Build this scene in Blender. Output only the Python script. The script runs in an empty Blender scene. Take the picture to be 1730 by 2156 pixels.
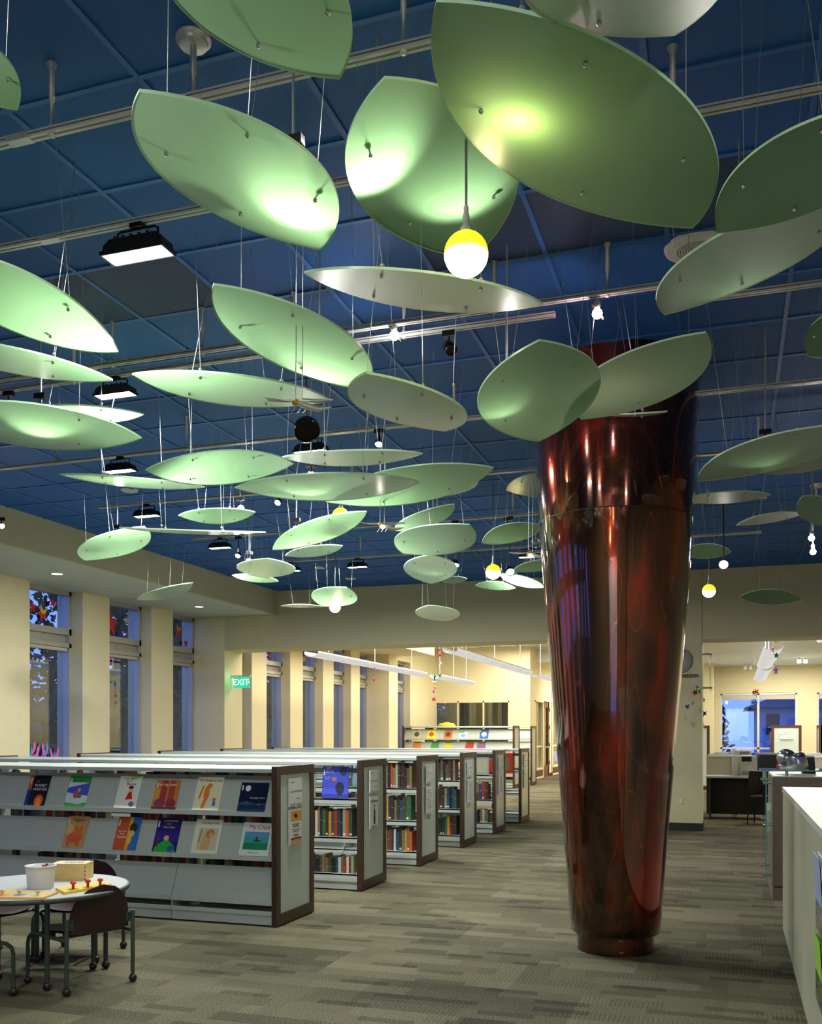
import bpy, math, random
from mathutils import Matrix, Vector

# ------------------------------------------------------------------ camera, world, exposure
SC = bpy.context.scene
COL = SC.collection
F_PX, CXP, HY, CAMZ = 2023.0, 865.0, 1543.0, 1.47
YAW = math.radians(18.45)
SN, CS = math.sin(YAW), math.cos(YAW)
cd = bpy.data.cameras.new('camera')
cd.sensor_fit = 'VERTICAL'; cd.sensor_height = 24.0; cd.sensor_width = 24.0 * 1730 / 2156
cd.lens = 24.0 * F_PX / 2156; cd.shift_y = (HY - 1078.0) / 2156
cd.clip_start = 0.05; cd.clip_end = 300
cam = bpy.data.objects.new('camera', cd); COL.objects.link(cam)
cam.location = (0, 0, CAMZ); cam.rotation_euler = (math.pi / 2, 0, YAW)
SC.camera = cam
SC.view_settings.view_transform = 'Standard'; SC.view_settings.look = 'None'
SC.view_settings.exposure = 0.0; SC.view_settings.gamma = 1.0
SC.cycles.use_denoising = True
SC.cycles.max_bounces = 7; SC.cycles.diffuse_bounces = 4; SC.cycles.glossy_bounces = 4
SC.cycles.transparent_max_bounces = 12; SC.cycles.transmission_bounces = 6
SC.cycles.sample_clamp_indirect = 4.0; SC.cycles.caustics_reflective = False; SC.cycles.caustics_refractive = False

W = bpy.data.worlds.new('dusk'); SC.world = W; W.use_nodes = True
wn = W.node_tree; wn.nodes.clear()
_o = wn.nodes.new('ShaderNodeOutputWorld'); _b = wn.nodes.new('ShaderNodeBackground')
_t = wn.nodes.new('ShaderNodeTexCoord')
_r = wn.nodes.new('ShaderNodeValToRGB')
_s = wn.nodes.new('ShaderNodeSeparateXYZ'); wn.links.new(_t.outputs['Generated'], _s.inputs[0]); wn.links.new(_s.outputs[2], _r.inputs[0]); wn.links.new(_r.outputs[0], _b.inputs[0]); wn.links.new(_b.outputs[0], _o.inputs[0])
_r.color_ramp.elements[0].color = (0.12, 0.20, 0.75, 1); _r.color_ramp.elements[1].color = (0.05, 0.10, 0.55, 1)
_b.inputs[1].default_value = 4.4

FLOOD_W, SPOT_W, PEND_W, DOWN_W, BACK_W = 30.0, 30.0, 2.2, 7.0, 34.0

def lamp(name, kind, loc, energy, color=(1, 1, 1), size=0.1, size_y=None, parent=None, aim=None, angle=60, blend=0.5):
    l = bpy.data.lights.new(name, kind); l.energy = energy; l.color = color
    if kind == 'AREA':
        l.size = size
        if size_y: l.shape = 'RECTANGLE'; l.size_y = size_y
    else:
        l.shadow_soft_size = size
    if kind == 'SPOT': l.spot_size = math.radians(angle); l.spot_blend = blend
    o = bpy.data.objects.new(name, l); COL.objects.link(o)
    if parent: o.parent = parent
    o.location = loc
    if aim is not None:
        o.rotation_euler = (Vector(aim) - Vector(loc)).to_track_quat('-Z', 'Y').to_euler()
    return o

# unseen area lamps behind the camera, without fixtures, lighting the near room
CREAMY = (1.0, 0.95, 0.84)
for _i, (_x, _y, _z, _sx, _sy, _e) in enumerate([(-3.2, -3.0, 3.85, 3.0, 0.6, 70), (1.8, -3.0, 3.85, 2.0, 0.6, 45)]):
    lamp('unseen_area_light', 'AREA', (_x, _y, _z), _e, CREAMY, _sx, _sy)
# bright rooms beyond the wide openings: unseen area lamps for the pendants' light
for _x, _y, _z, _e in [(-5.6, 18.0, 4.05, 330), (-5.6, 23.0, 4.05, 330), (-5.8, 26.8, 4.05, 260), (-3.9, 33.5, 3.6, 330),
                       (1.6, 18.3, 3.34, 210), (1.6, 22.3, 3.34, 210), (1.6, 26.3, 3.34, 260)]:
    lamp('unseen_area_light', 'AREA', (_x, _y, _z), _e, (1.0, 0.93, 0.80), 1.8, 3.6)

# ------------------------------------------------------------------ helpers
def ray(px, py):
    r = (px - CXP) / F_PX
    return Vector((-SN + r * CS, CS + r * SN, (HY - py) / F_PX))
def at(px, py, z=None, Y=None, X=None, d=None):
    v = ray(px, py)
    if z is not None: k = (z - CAMZ) / v.z
    elif Y is not None: k = Y / v.y
    elif X is not None: k = X / v.x
    else: k = d
    return Vector((0, 0, CAMZ)) + v * k

def tag(o, label=None, cat=None, group=None, kind=None):
    if label: o['label'] = label
    if cat: o['category'] = cat
    if group: o['group'] = group
    if kind: o['kind'] = kind
    return o
def empty(name, loc=(0, 0, 0), rz=0.0, label=None, cat=None, group=None, parent=None):
    o = bpy.data.objects.new(name, None); COL.objects.link(o); o.empty_display_size = 0.05
    o.location = loc; o.rotation_euler = (0, 0, rz)
    if parent: o.parent = parent
    return tag(o, label, cat, group)

class MB:
    def __init__(s, M=None):
        s.v = []; s.f = []; s.mi = []; s.sm = []; s.M = M or Matrix.Identity(4)
    def add(s, vs, fs, m=0, smooth=False):
        b = len(s.v); s.v += [tuple(s.M @ Vector(p)) for p in vs]
        for f in fs:
            s.f.append([b + i for i in f]); s.mi.append(m); s.sm.append(smooth)
        return s
    def box(s, a, b, m=0):
        x0, y0, z0 = a; x1, y1, z1 = b
        x0, x1 = min(x0, x1), max(x0, x1); y0, y1 = min(y0, y1), max(y0, y1); z0, z1 = min(z0, z1), max(z0, z1)
        return s.add([(x0, y0, z0), (x1, y0, z0), (x1, y1, z0), (x0, y1, z0), (x0, y0, z1), (x1, y0, z1), (x1, y1, z1), (x0, y1, z1)],
                     [(3, 2, 1, 0), (4, 5, 6, 7), (0, 1, 5, 4), (1, 2, 6, 5), (2, 3, 7, 6), (3, 0, 4, 7)], m)
    def tube(s, pts, r, n=10, m=0, smooth=True, cap=True):
        pts = [Vector(p) for p in pts]; k = len(pts)
        rs = r if isinstance(r, (list, tuple)) else [r] * k
        vs = []; up = None
        for i, p in enumerate(pts):
            t = (pts[min(i + 1, k - 1)] - pts[max(i - 1, 0)]).normalized()
            if up is None:
                up = Vector((0, 0, 1)) if abs(t.z) < 0.9 else Vector((1, 0, 0))
            a = t.cross(up).normalized(); b = a.cross(t).normalized(); up = b
            for j in range(n):
                w = 2 * math.pi * j / n
                vs.append(p + (a * math.cos(w) + b * math.sin(w)) * rs[i])
        fs = [(i * n + j, i * n + (j + 1) % n, (i + 1) * n + (j + 1) % n, (i + 1) * n + j) for i in range(k - 1) for j in range(n)]
        s.add(vs, fs, m, smooth)
        if cap:
            s.add(vs[:n], [tuple(range(n))], m); s.add(vs[-n:], [tuple(reversed(range(n)))], m)
        return s
    def lathe(s, prof, c=(0, 0, 0), n=24, m=0, smooth=True, cap=True):
        vs = [(c[0] + r * math.cos(2 * math.pi * j / n), c[1] + r * math.sin(2 * math.pi * j / n), c[2] + z) for r, z in prof for j in range(n)]
        k = len(prof)
        s.add(vs, [(i * n + j, i * n + (j + 1) % n, (i + 1) * n + (j + 1) % n, (i + 1) * n + j) for i in range(k - 1) for j in range(n)], m, smooth)
        if cap:
            if prof[0][0] > 1e-4: s.add(vs[:n], [tuple(reversed(range(n)))], m)
            if prof[-1][0] > 1e-4: s.add(vs[-n:], [tuple(range(n))], m)
        return s
    def ball(s, c, r, n=14, m=0, sz=1.0):
        k = max(6, n // 2)
        return s.lathe([(max(1e-5, r * math.sin(math.pi * i / k)), -r * sz * math.cos(math.pi * i / k)) for i in range(k + 1)], c, n, m, True, False)
    def prism(s, out, h0, h1, m=0, ax='z'):
        def P(u, v, w): return (u, v, w) if ax == 'z' else ((w, u, v) if ax == 'x' else (u, w, v))
        n = len(out)
        vs = [P(u, v, h0) for u, v in out] + [P(u, v, h1) for u, v in out]
        return s.add(vs, [tuple(reversed(range(n))), tuple(range(n, 2 * n))] + [(i, (i + 1) % n, n + (i + 1) % n, n + i) for i in range(n)], m)
    def build(s, name, mats, parent=None, label=None, cat=None, group=None, kind=None):
        me = bpy.data.meshes.new(name); me.from_pydata(s.v, [], s.f)
        if not isinstance(mats, (list, tuple)): mats = [mats]
        for q in mats: me.materials.append(q)
        me.polygons.foreach_set('material_index', s.mi); me.polygons.foreach_set('use_smooth', s.sm); me.update()
        o = bpy.data.objects.new(name, me); COL.objects.link(o)
        if parent: o.parent = parent
        return tag(o, label, cat, group, kind)

def star2d(r, inner=0.42, n=5, a0=math.pi / 2):
    return [((r if i % 2 == 0 else r * inner) * math.cos(a0 + math.pi * i / n), (r if i % 2 == 0 else r * inner) * math.sin(a0 + math.pi * i / n)) for i in range(2 * n)]
def disc2d(cx, cy, rx, ry=None, n=20, a=0.0):
    ry = ry or rx
    return [(cx + rx * math.cos(2 * math.pi * i / n) * math.cos(a) - ry * math.sin(2 * math.pi * i / n) * math.sin(a),
             cy + rx * math.cos(2 * math.pi * i / n) * math.sin(a) + ry * math.sin(2 * math.pi * i / n) * math.cos(a)) for i in range(n)]

# ------------------------------------------------------------------ materials
def srgb(r, g, b):
    f = lambda c: (c / 255) / 12.92 if c / 255 <= 0.04045 else ((c / 255 + 0.055) / 1.055) ** 2.4
    return (f(r), f(g), f(b), 1.0)
_MC = {}
def mat(name, col, rough=0.5, metal=0.0, spec=0.5, coat=0.0, noise=0.0, nscale=30.0, bump=0.0, emit=None, estr=0.0, trans=0.0, ior=1.45):
    if name in _MC: return _MC[name]
    m = bpy.data.materials.new(name); m.use_nodes = True; nt = m.node_tree; b = nt.nodes['Principled BSDF']
    c = col if len(col) == 4 else (*col, 1)
    b.inputs['Base Color'].default_value = c; b.inputs['Roughness'].default_value = rough; b.inputs['Metallic'].default_value = metal
    b.inputs['Specular IOR Level'].default_value = spec; b.inputs['Coat Weight'].default_value = coat
    b.inputs['Transmission Weight'].default_value = trans; b.inputs['IOR'].default_value = ior
    if emit is not None:
        b.inputs['Emission Color'].default_value = (*emit[:3], 1); b.inputs['Emission Strength'].default_value = estr
    if noise or bump:
        tc = nt.nodes.new('ShaderNodeTexCoord'); nz = nt.nodes.new('ShaderNodeTexNoise'); nz.inputs['Scale'].default_value = nscale
        nz.inputs['Detail'].default_value = 4
        nt.links.new(tc.outputs['Object'], nz.inputs['Vector'])
        if noise:
            rp = nt.nodes.new('ShaderNodeValToRGB')
            rp.color_ramp.elements[0].color = tuple(x * (1 - noise) for x in c[:3]) + (1,); rp.color_ramp.elements[1].color = tuple(min(1, x * (1 + noise)) for x in c[:3]) + (1,)
            rp.color_ramp.elements[0].position = 0.3; rp.color_ramp.elements[1].position = 0.7
            nt.links.new(nz.outputs[0], rp.inputs[0]); nt.links.new(rp.outputs[0], b.inputs['Base Color'])
        if bump:
            bp = nt.nodes.new('ShaderNodeBump'); bp.inputs['Strength'].default_value = bump; bp.inputs['Distance'].default_value = 0.01
            nt.links.new(nz.outputs[0], bp.inputs['Height']); nt.links.new(bp.outputs[0], b.inputs['Normal'])
    _MC[name] = m; return m
def flat(r, g, b, rough=0.45):
    return mat('paint_%d_%d_%d_%d' % (r, g, b, int(rough * 100)), srgb(r, g, b), rough, noise=0.03, nscale=60)
def glow(name, col, s): return mat(name, (0, 0, 0, 1), 0.5, emit=col, estr=s)

CREAM = mat('cream_wall_paint', srgb(226, 214, 174), 0.75, noise=0.02, nscale=9, bump=0.02)
OLIVE = mat('khaki_wall_paint', srgb(205, 197, 160), 0.75, noise=0.02, nscale=9, bump=0.02)
WHITEC = mat('white_ceiling_paint', srgb(225, 228, 225), 0.8, noise=0.02, nscale=12)
SOFF = mat('soffit_paint', srgb(205, 212, 205), 0.8, noise=0.02, nscale=12)
BASEB = mat('black_rubber_baseboard', srgb(35, 36, 34), 0.45, noise=0.1)
ALU = mat('window_alu', srgb(178, 176, 168), 0.35, 0.3, noise=0.03)
STEEL = mat('brushed_steel', srgb(190, 192, 190), 0.3, 0.9, noise=0.05, nscale=80)
SILV = mat('satin_silver', srgb(196, 198, 192), 0.38, 0.55, noise=0.04, nscale=60)
TRACKM = mat('track_white_alu', srgb(205, 206, 196), 0.35, 0.25, noise=0.03)
TRACKG = mat('track_groove', srgb(95, 96, 92), 0.5, 0.2, noise=0.05)
BLK = mat('black_metal', srgb(18, 18, 19), 0.35, 0.3, noise=0.15, nscale=50)
BLKG = mat('black_gloss', srgb(10, 10, 11), 0.12, 0.0, noise=0.1)
WIRE = mat('steel_wire', srgb(190, 192, 188), 0.35, 0.8, noise=0.05)
GREYM = mat('grey_green_steel', srgb(176, 184, 177), 0.32, 0.0, noise=0.025, nscale=20, coat=0.15)
GREYD = mat('slotted_post_grey', srgb(110, 118, 110), 0.4, 0.1, noise=0.04)
WOODD = mat('dark_walnut', srgb(62, 42, 33), 0.4, noise=0.25, nscale=25)
FROST = mat('frosted_glass', srgb(200, 214, 206), 0.35, noise=0.02, nscale=3, coat=0.2)
PAPER = mat('white_paper', srgb(235, 235, 230), 0.6, noise=0.01)
INK = mat('dark_ink', srgb(45, 45, 50), 0.6, noise=0.02)
BRWN = mat('taupe_laminate', srgb(122, 106, 96), 0.35, noise=0.04, nscale=14)
LAMC = mat('pale_sage_laminate', srgb(176, 176, 150), 0.4, noise=0.05, nscale=5)
LAMT = mat('pale_counter_top', srgb(205, 212, 200), 0.3, noise=0.02, nscale=6)
MAROON = mat('maroon_plastic', srgb(44, 23, 26), 0.38, noise=0.06, nscale=20)
TUBEG = mat('dark_green_tube', srgb(62, 74, 66), 0.4, 0.2, noise=0.05)
TBLW = mat('white_table_laminate', srgb(190, 192, 194), 0.35, noise=0.02)
MAPLE = mat('pale_maple', srgb(214, 180, 118), 0.45, noise=0.10, nscale=18)

def thin_glass(name, tint, refl=0.0, rough=0.0):
    m = bpy.data.materials.new(name); m.use_nodes = True; nt = m.node_tree; nt.nodes.clear()
    o = nt.nodes.new('ShaderNodeOutputMaterial'); t = nt.nodes.new('ShaderNodeBsdfTransparent'); g = nt.nodes.new('ShaderNodeBsdfGlossy')
    mx = nt.nodes.new('ShaderNodeMixShader'); lw = nt.nodes.new('ShaderNodeLayerWeight'); lw.inputs[0].default_value = 0.5
    fr = nt.nodes.new('ShaderNodeMath'); fr.operation = 'POWER'; fr.inputs[1].default_value = 4.0; nt.links.new(lw.outputs['Facing'], fr.inputs[0])
    ad = nt.nodes.new('ShaderNodeMath'); ad.operation = 'ADD'; ad.inputs[1].default_value = refl + 0.03
    t.inputs[0].default_value = (*tint, 1); g.inputs['Roughness'].default_value = rough; g.inputs[0].default_value = (1, 1, 1, 1)
    nt.links.new(fr.outputs[0], ad.inputs[0]); nt.links.new(ad.outputs[0], mx.inputs[0])
    nt.links.new(t.outputs[0], mx.inputs[1]); nt.links.new(g.outputs[0], mx.inputs[2]); nt.links.new(mx.outputs[0], o.inputs[0])
    return m
GLASSW = thin_glass('window_glass', (0.72, 0.78, 0.78), 0.06)
GLASSC = thin_glass('clear_panel_glass', (0.86, 0.94, 0.92), 0.02)
GLEDGE = mat('glass_edge_teal', srgb(95, 165, 150), 0.15, noise=0.05)

def carpet():
    m = bpy.data.materials.new('carpet_tiles'); m.use_nodes = True; nt = m.node_tree; L = nt.links; N = nt.nodes
    b = N['Principled BSDF']; b.inputs['Roughness'].default_value = 0.95; b.inputs['Specular IOR Level'].default_value = 0.1
    tc = N.new('ShaderNodeTexCoord'); sep = N.new('ShaderNodeSeparateXYZ'); L.new(tc.outputs['Object'], sep.inputs[0])
    def M(op, a, bv=None, c=None):
        n = N.new('ShaderNodeMath'); n.operation = op
        for i, q in enumerate([a, bv, c]):
            if q is None: continue
            if isinstance(q, (int, float)): n.inputs[i].default_value = q
            else: L.new(q, n.inputs[i])
        return n.outputs[0]
    def strips(w, h, seed):
        row = M('FLOOR', M('DIVIDE', sep.outputs[1], h))
        wn_ = N.new('ShaderNodeTexWhiteNoise'); wn_.noise_dimensions = '1D'; L.new(M('ADD', row, seed), wn_.inputs['W'])
        cx = M('FLOOR', M('ADD', M('DIVIDE', sep.outputs[0], w), M('MULTIPLY', wn_.outputs[0], 5.0)))
        cb = N.new('ShaderNodeCombineXYZ'); L.new(cx, cb.inputs[0]); L.new(row, cb.inputs[1]); cb.inputs[2].default_value = seed
        w2 = N.new('ShaderNodeTexWhiteNoise'); w2.noise_dimensions = '3D'; L.new(cb.outputs[0], w2.inputs[0])
        return w2.outputs[0]
    a = strips(0.60, 0.15, 3.3); c = strips(0.30, 0.075, 9.1); tl = strips(1.2, 0.6, 5.7)
    nz = N.new('ShaderNodeTexNoise'); nz.inputs['Scale'].default_value = 140; nz.inputs['Detail'].default_value = 2; L.new(tc.outputs['Object'], nz.inputs[0])
    nl = N.new('ShaderNodeTexNoise'); nl.inputs['Scale'].default_value = 0.9; L.new(tc.outputs['Object'], nl.inputs[0])
    v = M('ADD', M('MULTIPLY', a, 0.26), M('MULTIPLY', M('GREATER_THAN', c, 0.88), -0.20))
    v = M('ADD', v, M('MULTIPLY', tl, 0.22)); v = M('ADD', v, M('MULTIPLY', M('SUBTRACT', nz.outputs[0], 0.5), 1.9))
    v = M('ADD', v, M('MULTIPLY', nl.outputs[0], 0.30))
    rib = M('MULTIPLY', M('MULTIPLY', M('GREATER_THAN', M('SINE', M('MULTIPLY', sep.outputs[0], 260)), 0.1), M('GREATER_THAN', strips(0.45, 0.15, 1.9), 0.80)), -0.13)
    v = M('ADD', v, rib)
    band = M('MULTIPLY', M('GREATER_THAN', sep.outputs[1], 14.35), M('LESS_THAN', sep.outputs[1], 15.25))
    band2 = M('GREATER_THAN', sep.outputs[1], 27.5)
    v = M('ADD', v, M('MULTIPLY', M('MAXIMUM', band, band2), -0.14))
    rp = N.new('ShaderNodeValToRGB'); e = rp.color_ramp.elements
    e[0].position = -0.0; e[0].color = srgb(56, 54, 44); e[1].position = 0.85; e[1].color = srgb(138, 130, 105)
    x = e.new(0.38); x.color = srgb(98, 94, 76)
    L.new(v, rp.inputs[0]); L.new(rp.outputs[0], b.inputs['Base Color'])
    bp = N.new('ShaderNodeBump'); bp.inputs['Strength'].default_value = 0.5; bp.inputs['Distance'].default_value = 0.004
    L.new(nz.outputs[0], bp.inputs['Height']); L.new(bp.outputs[0], b.inputs['Normal'])
    return m

def blue_tile(name, c, perf=False):
    m = mat(name, c, 0.7, noise=0.06, nscale=90, bump=0.15)
    if perf:
        nt = m.node_tree; b = nt.nodes['Principled BSDF']
        tc = nt.nodes.new('ShaderNodeTexCoord'); ck = nt.nodes.new('ShaderNodeTexVoronoi'); ck.inputs['Scale'].default_value = 55; ck.inputs['Randomness'].default_value = 0.0
        nt.links.new(tc.outputs['Object'], ck.inputs[0])
        rp = nt.nodes.new('ShaderNodeValToRGB'); rp.color_ramp.interpolation = 'CONSTANT'
        rp.color_ramp.elements[0].color = (0.002, 0.003, 0.006, 1); rp.color_ramp.elements[1].position = 0.32; rp.color_ramp.elements[1].color = c
        nt.links.new(ck.outputs['Distance'], rp.inputs[0]); nt.links.new(rp.outputs[0], b.inputs['Base Color'])
    return m
BLUE = blue_tile('blue_ceiling_tile', srgb(29, 88, 158)); BLUEG = mat('blue_ceiling_grid', srgb(36, 98, 170), 0.5, noise=0.03)
PERF = blue_tile('perforated_blue_tile', srgb(24, 50, 84), True)

def leaf_mat():
    m = bpy.data.materials.new('translucent_green_acrylic'); m.use_nodes = True; nt = m.node_tree; nt.nodes.clear(); N = nt.nodes; L = nt.links
    o = N.new('ShaderNodeOutputMaterial'); d = N.new('ShaderNodeBsdfDiffuse'); t = N.new('ShaderNodeBsdfTranslucent'); g = N.new('ShaderNodeBsdfGlossy')
    a = N.new('ShaderNodeMixShader'); b = N.new('ShaderNodeMixShader'); fr = N.new('ShaderNodeFresnel'); fr.inputs[0].default_value = 1.35
    tc = N.new('ShaderNodeTexCoord'); nz = N.new('ShaderNodeTexNoise'); nz.inputs['Scale'].default_value = 1.3; L.new(tc.outputs['Object'], nz.inputs[0])
    rp = N.new('ShaderNodeValToRGB'); rp.color_ramp.elements[0].color = (0.27, 0.46, 0.23, 1); rp.color_ramp.elements[1].color = (0.33, 0.53, 0.28, 1)
    L.new(nz.outputs[0], rp.inputs[0]); L.new(rp.outputs[0], d.inputs[0])
    t.inputs[0].default_value = (0.30, 0.53, 0.26, 1); g.inputs['Roughness'].default_value = 0.32; g.inputs[0].default_value = (1, 1, 1, 1)
    a.inputs[0].default_value = 0.55
    L.new(d.outputs[0], a.inputs[1]); L.new(t.outputs[0], a.inputs[2]); L.new(fr.outputs[0], b.inputs[0])
    L.new(a.outputs[0], b.inputs[1]); L.new(g.outputs[0], b.inputs[2]); L.new(b.outputs[0], o.inputs[0])
    return m
LEAF = leaf_mat()
LEAFE = mat('acrylic_cut_edge', srgb(205, 240, 200), 0.25, noise=0.02)

def column_mat():
    m = bpy.data.materials.new('lacquered_red_brown_metal'); m.use_nodes = True; nt = m.node_tree; N = nt.nodes; L = nt.links
    b = N['Principled BSDF']; b.inputs['Metallic'].default_value = 0.75; b.inputs['Roughness'].default_value = 0.10
    b.inputs['Coat Weight'].default_value = 1.0; b.inputs['Coat Roughness'].default_value = 0.03
    tc = N.new('ShaderNodeTexCoord')
    def noise(sx, sz, sc, det=3, dist=0.0):
        mp = N.new('ShaderNodeMapping'); mp.inputs['Scale'].default_value = (sx, sx, sz); L.new(tc.outputs['Object'], mp.inputs[0])
        nz = N.new('ShaderNodeTexNoise'); nz.inputs['Scale'].default_value = sc; nz.inputs['Detail'].default_value = det; nz.inputs['Distortion'].default_value = dist
        L.new(mp.outputs[0], nz.inputs[0]); return nz.outputs[0]
    n1 = noise(1.0, 0.22, 5.0, 4, 0.4); n2 = noise(1.0, 0.16, 6.0, 1, 0.35)
    r1 = N.new('ShaderNodeValToRGB'); e = r1.color_ramp.elements
    e[0].position = 0.40; e[0].color = (0.045, 0.014, 0.007, 1); e[1].position = 0.72; e[1].color = (0.50, 0.030, 0.010, 1)
    x = e.new(0.55); x.color = (0.13, 0.034, 0.013, 1)
    L.new(n1, r1.inputs[0])
    r2 = N.new('ShaderNodeValToRGB'); e = r2.color_ramp.elements          # thin flame-like strands
    e[0].position = 0.4945; e[0].color = (0, 0, 0, 1); e[1].position = 0.5055; e[1].color = (0, 0, 0, 1); x = e.new(0.50); x.color = (0.6, 0.6, 0.6, 1)
    L.new(n2, r2.inputs[0])
    mx = N.new('ShaderNodeMix'); mx.data_type = 'RGBA'; L.new(r2.outputs[0], mx.inputs[0]); L.new(r1.outputs[0], mx.inputs[6]); mx.inputs[7].default_value = (0.75, 0.10, 0.02, 1)
    L.new(mx.outputs[2], b.inputs['Base Color'])
    n3 = noise(1.0, 0.05, 7.0, 2)
    bp = N.new('ShaderNodeBump'); bp.inputs['Strength'].default_value = 0.12; bp.inputs['Distance'].default_value = 0.02
    L.new(n3, bp.inputs['Height']); L.new(bp.outputs[0], b.inputs['Normal']); L.new(bp.outputs[0], b.inputs['Coat Normal'])
    return m
COLM = column_mat()

def objcol_mat(name):
    m = bpy.data.materials.new(name); m.use_nodes = True; nt = m.node_tree; b = nt.nodes['Principled BSDF']; b.inputs['Roughness'].default_value = 0.4
    oi = nt.nodes.new('ShaderNodeObjectInfo'); tc = nt.nodes.new('ShaderNodeTexCoord'); nz = nt.nodes.new('ShaderNodeTexNoise'); nz.inputs['Scale'].default_value = 25
    mx = nt.nodes.new('ShaderNodeMix'); mx.data_type = 'RGBA'; mx.blend_type = 'MULTIPLY'; mx.inputs[0].default_value = 0.35
    nt.links.new(tc.outputs['Object'], nz.inputs[0]); nt.links.new(oi.outputs['Color'], mx.inputs[6]); nt.links.new(nz.outputs[0], mx.inputs[7])
    nt.links.new(mx.outputs[2], b.inputs['Base Color']); return m
BOOKC = objcol_mat('book_cloth'); PAGES = mat('book_pages', srgb(222, 214, 192), 0.8, noise=0.06, nscale=120)
LABELM = mat('spine_label_white', srgb(225, 225, 222), 0.6, noise=0.02)

def text(name, s, M, size, m, parent=None, align='CENTER', ext=0.0004, wscale=1.0, bold=0.0):
    c = bpy.data.curves.new(name, 'FONT'); c.body = s; c.size = size; c.align_x = align; c.align_y = 'CENTER'; c.extrude = ext; c.offset = bold
    c.materials.append(m); tmp = bpy.data.objects.new(name + '_outline', c); me = bpy.data.meshes.new_from_object(tmp); bpy.data.objects.remove(tmp)
    o = bpy.data.objects.new(name, me); COL.objects.link(o)
    if parent: o.parent = parent
    o.matrix_local = M @ Matrix.Diagonal((wscale, 1, 1, 1)); return o
def face_cam(loc): return Matrix.Translation(loc) @ Matrix.Rotation(math.pi / 2, 4, 'X')          # lies in XZ, faces -Y
def face_px(loc): return Matrix.Translation(loc) @ Matrix.Rotation(math.pi / 2, 4, 'Z') @ Matrix.Rotation(math.pi / 2, 4, 'X')   # faces +X

# ------------------------------------------------------------------ the building
CZ, SZ, YH, YH2 = 3.92, 3.51, 15.03, 15.68
XP, XG, XB = -8.9, -9.22, -7.45
def S(name, mb, m): return mb.build(name, m, kind='structure')
S('floor', MB().box((-9.3, -5, -0.1), (5, 40, 0)), carpet())
S('ceiling', MB().box((XB, -5, CZ), (5, YH, CZ + 0.08)), BLUE)
g = MB()
x = XB + 0.55
while x < 5:
    g.box((x - 0.012, -5, CZ - 0.008), (x + 0.012, YH, CZ + 0.002)); x += 0.6
y = -4.72
while y < YH:
    g.box((XB, y - 0.012, CZ - 0.0075), (5, y + 0.012, CZ + 0.002)); y += 0.6
S('trim_1', g, BLUEG)
pf = MB()
for (cx, cy) in [(0, 0), (1, 0), (4, 0), (5, 0), (6, 0)]:
    x0 = XB + 0.55 + 0.6 * round((-3.9 + 0.6 * cx - (XB + 0.55)) / 0.6); y0 = -4.72 + 0.6 * 15
    pf.box((x0 + 0.014, y0 + 0.014, CZ - 0.004), (x0 + 0.586, y0 + 0.586, CZ + 0.001))
S('trim_2', pf, PERF)
# soffit and its fascia along the windows, both rooms
S('trim_3', MB().box((XG - 0.1, -5, SZ), (XB - 0.06, YH, SZ + 0.05)), SOFF)
S('wall_fascia', MB().box((XB - 0.06, -5, SZ), (XB, YH, CZ + 0.05)), OLIVE)
S('wall_fascia_beyond', MB().box((XG - 0.1, YH2, SZ), (XB, 24.305, 4.139)), CREAM)
# window wall: piers
per = 1.737
y_first = 9.94
k0 = -8
op = []                                       # openings between piers
for k in range(-8, 3):
    a = y_first + per * k
    S('wall_left', MB().box((XG - 0.12, a, 0), (XP, a + 0.635, SZ)), CREAM)
    if k < 2: op.append((a + 0.635, a + per))
op.append((y_first + 2 * per + 0.635, YH))
S('wall_left', MB().box((XG - 0.12, YH, 0), (-8.48, YH2, 4.2)), CREAM)
py = [(16.84, 17.47), (18.57, 19.20), (20.29, 20.92), (22.0, 22.6), (24.3, 25.4), (26.6, 29.3)]
prev = YH2
for i, (a, b) in enumerate(py):
    S('wall_left', MB().box((XG - 0.12, a, 0), (XP, b, SZ if a > 24 else 4.15)), CREAM)
    op.append((prev, a)); prev = b
    if i == 3: S('wall_left', MB().box((XG - 0.12, 23.6, 0), (-8.48, 24.3, 4.15)), CREAM); op.append((22.6, 23.6)); prev = 24.3
op = [o for o in op if o[1] - o[0] > 0.5]
S('wall_left_top', MB().box((XG - 0.12, 24.3, SZ), (XP, 29.3, 4.2)), CREAM)

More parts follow.
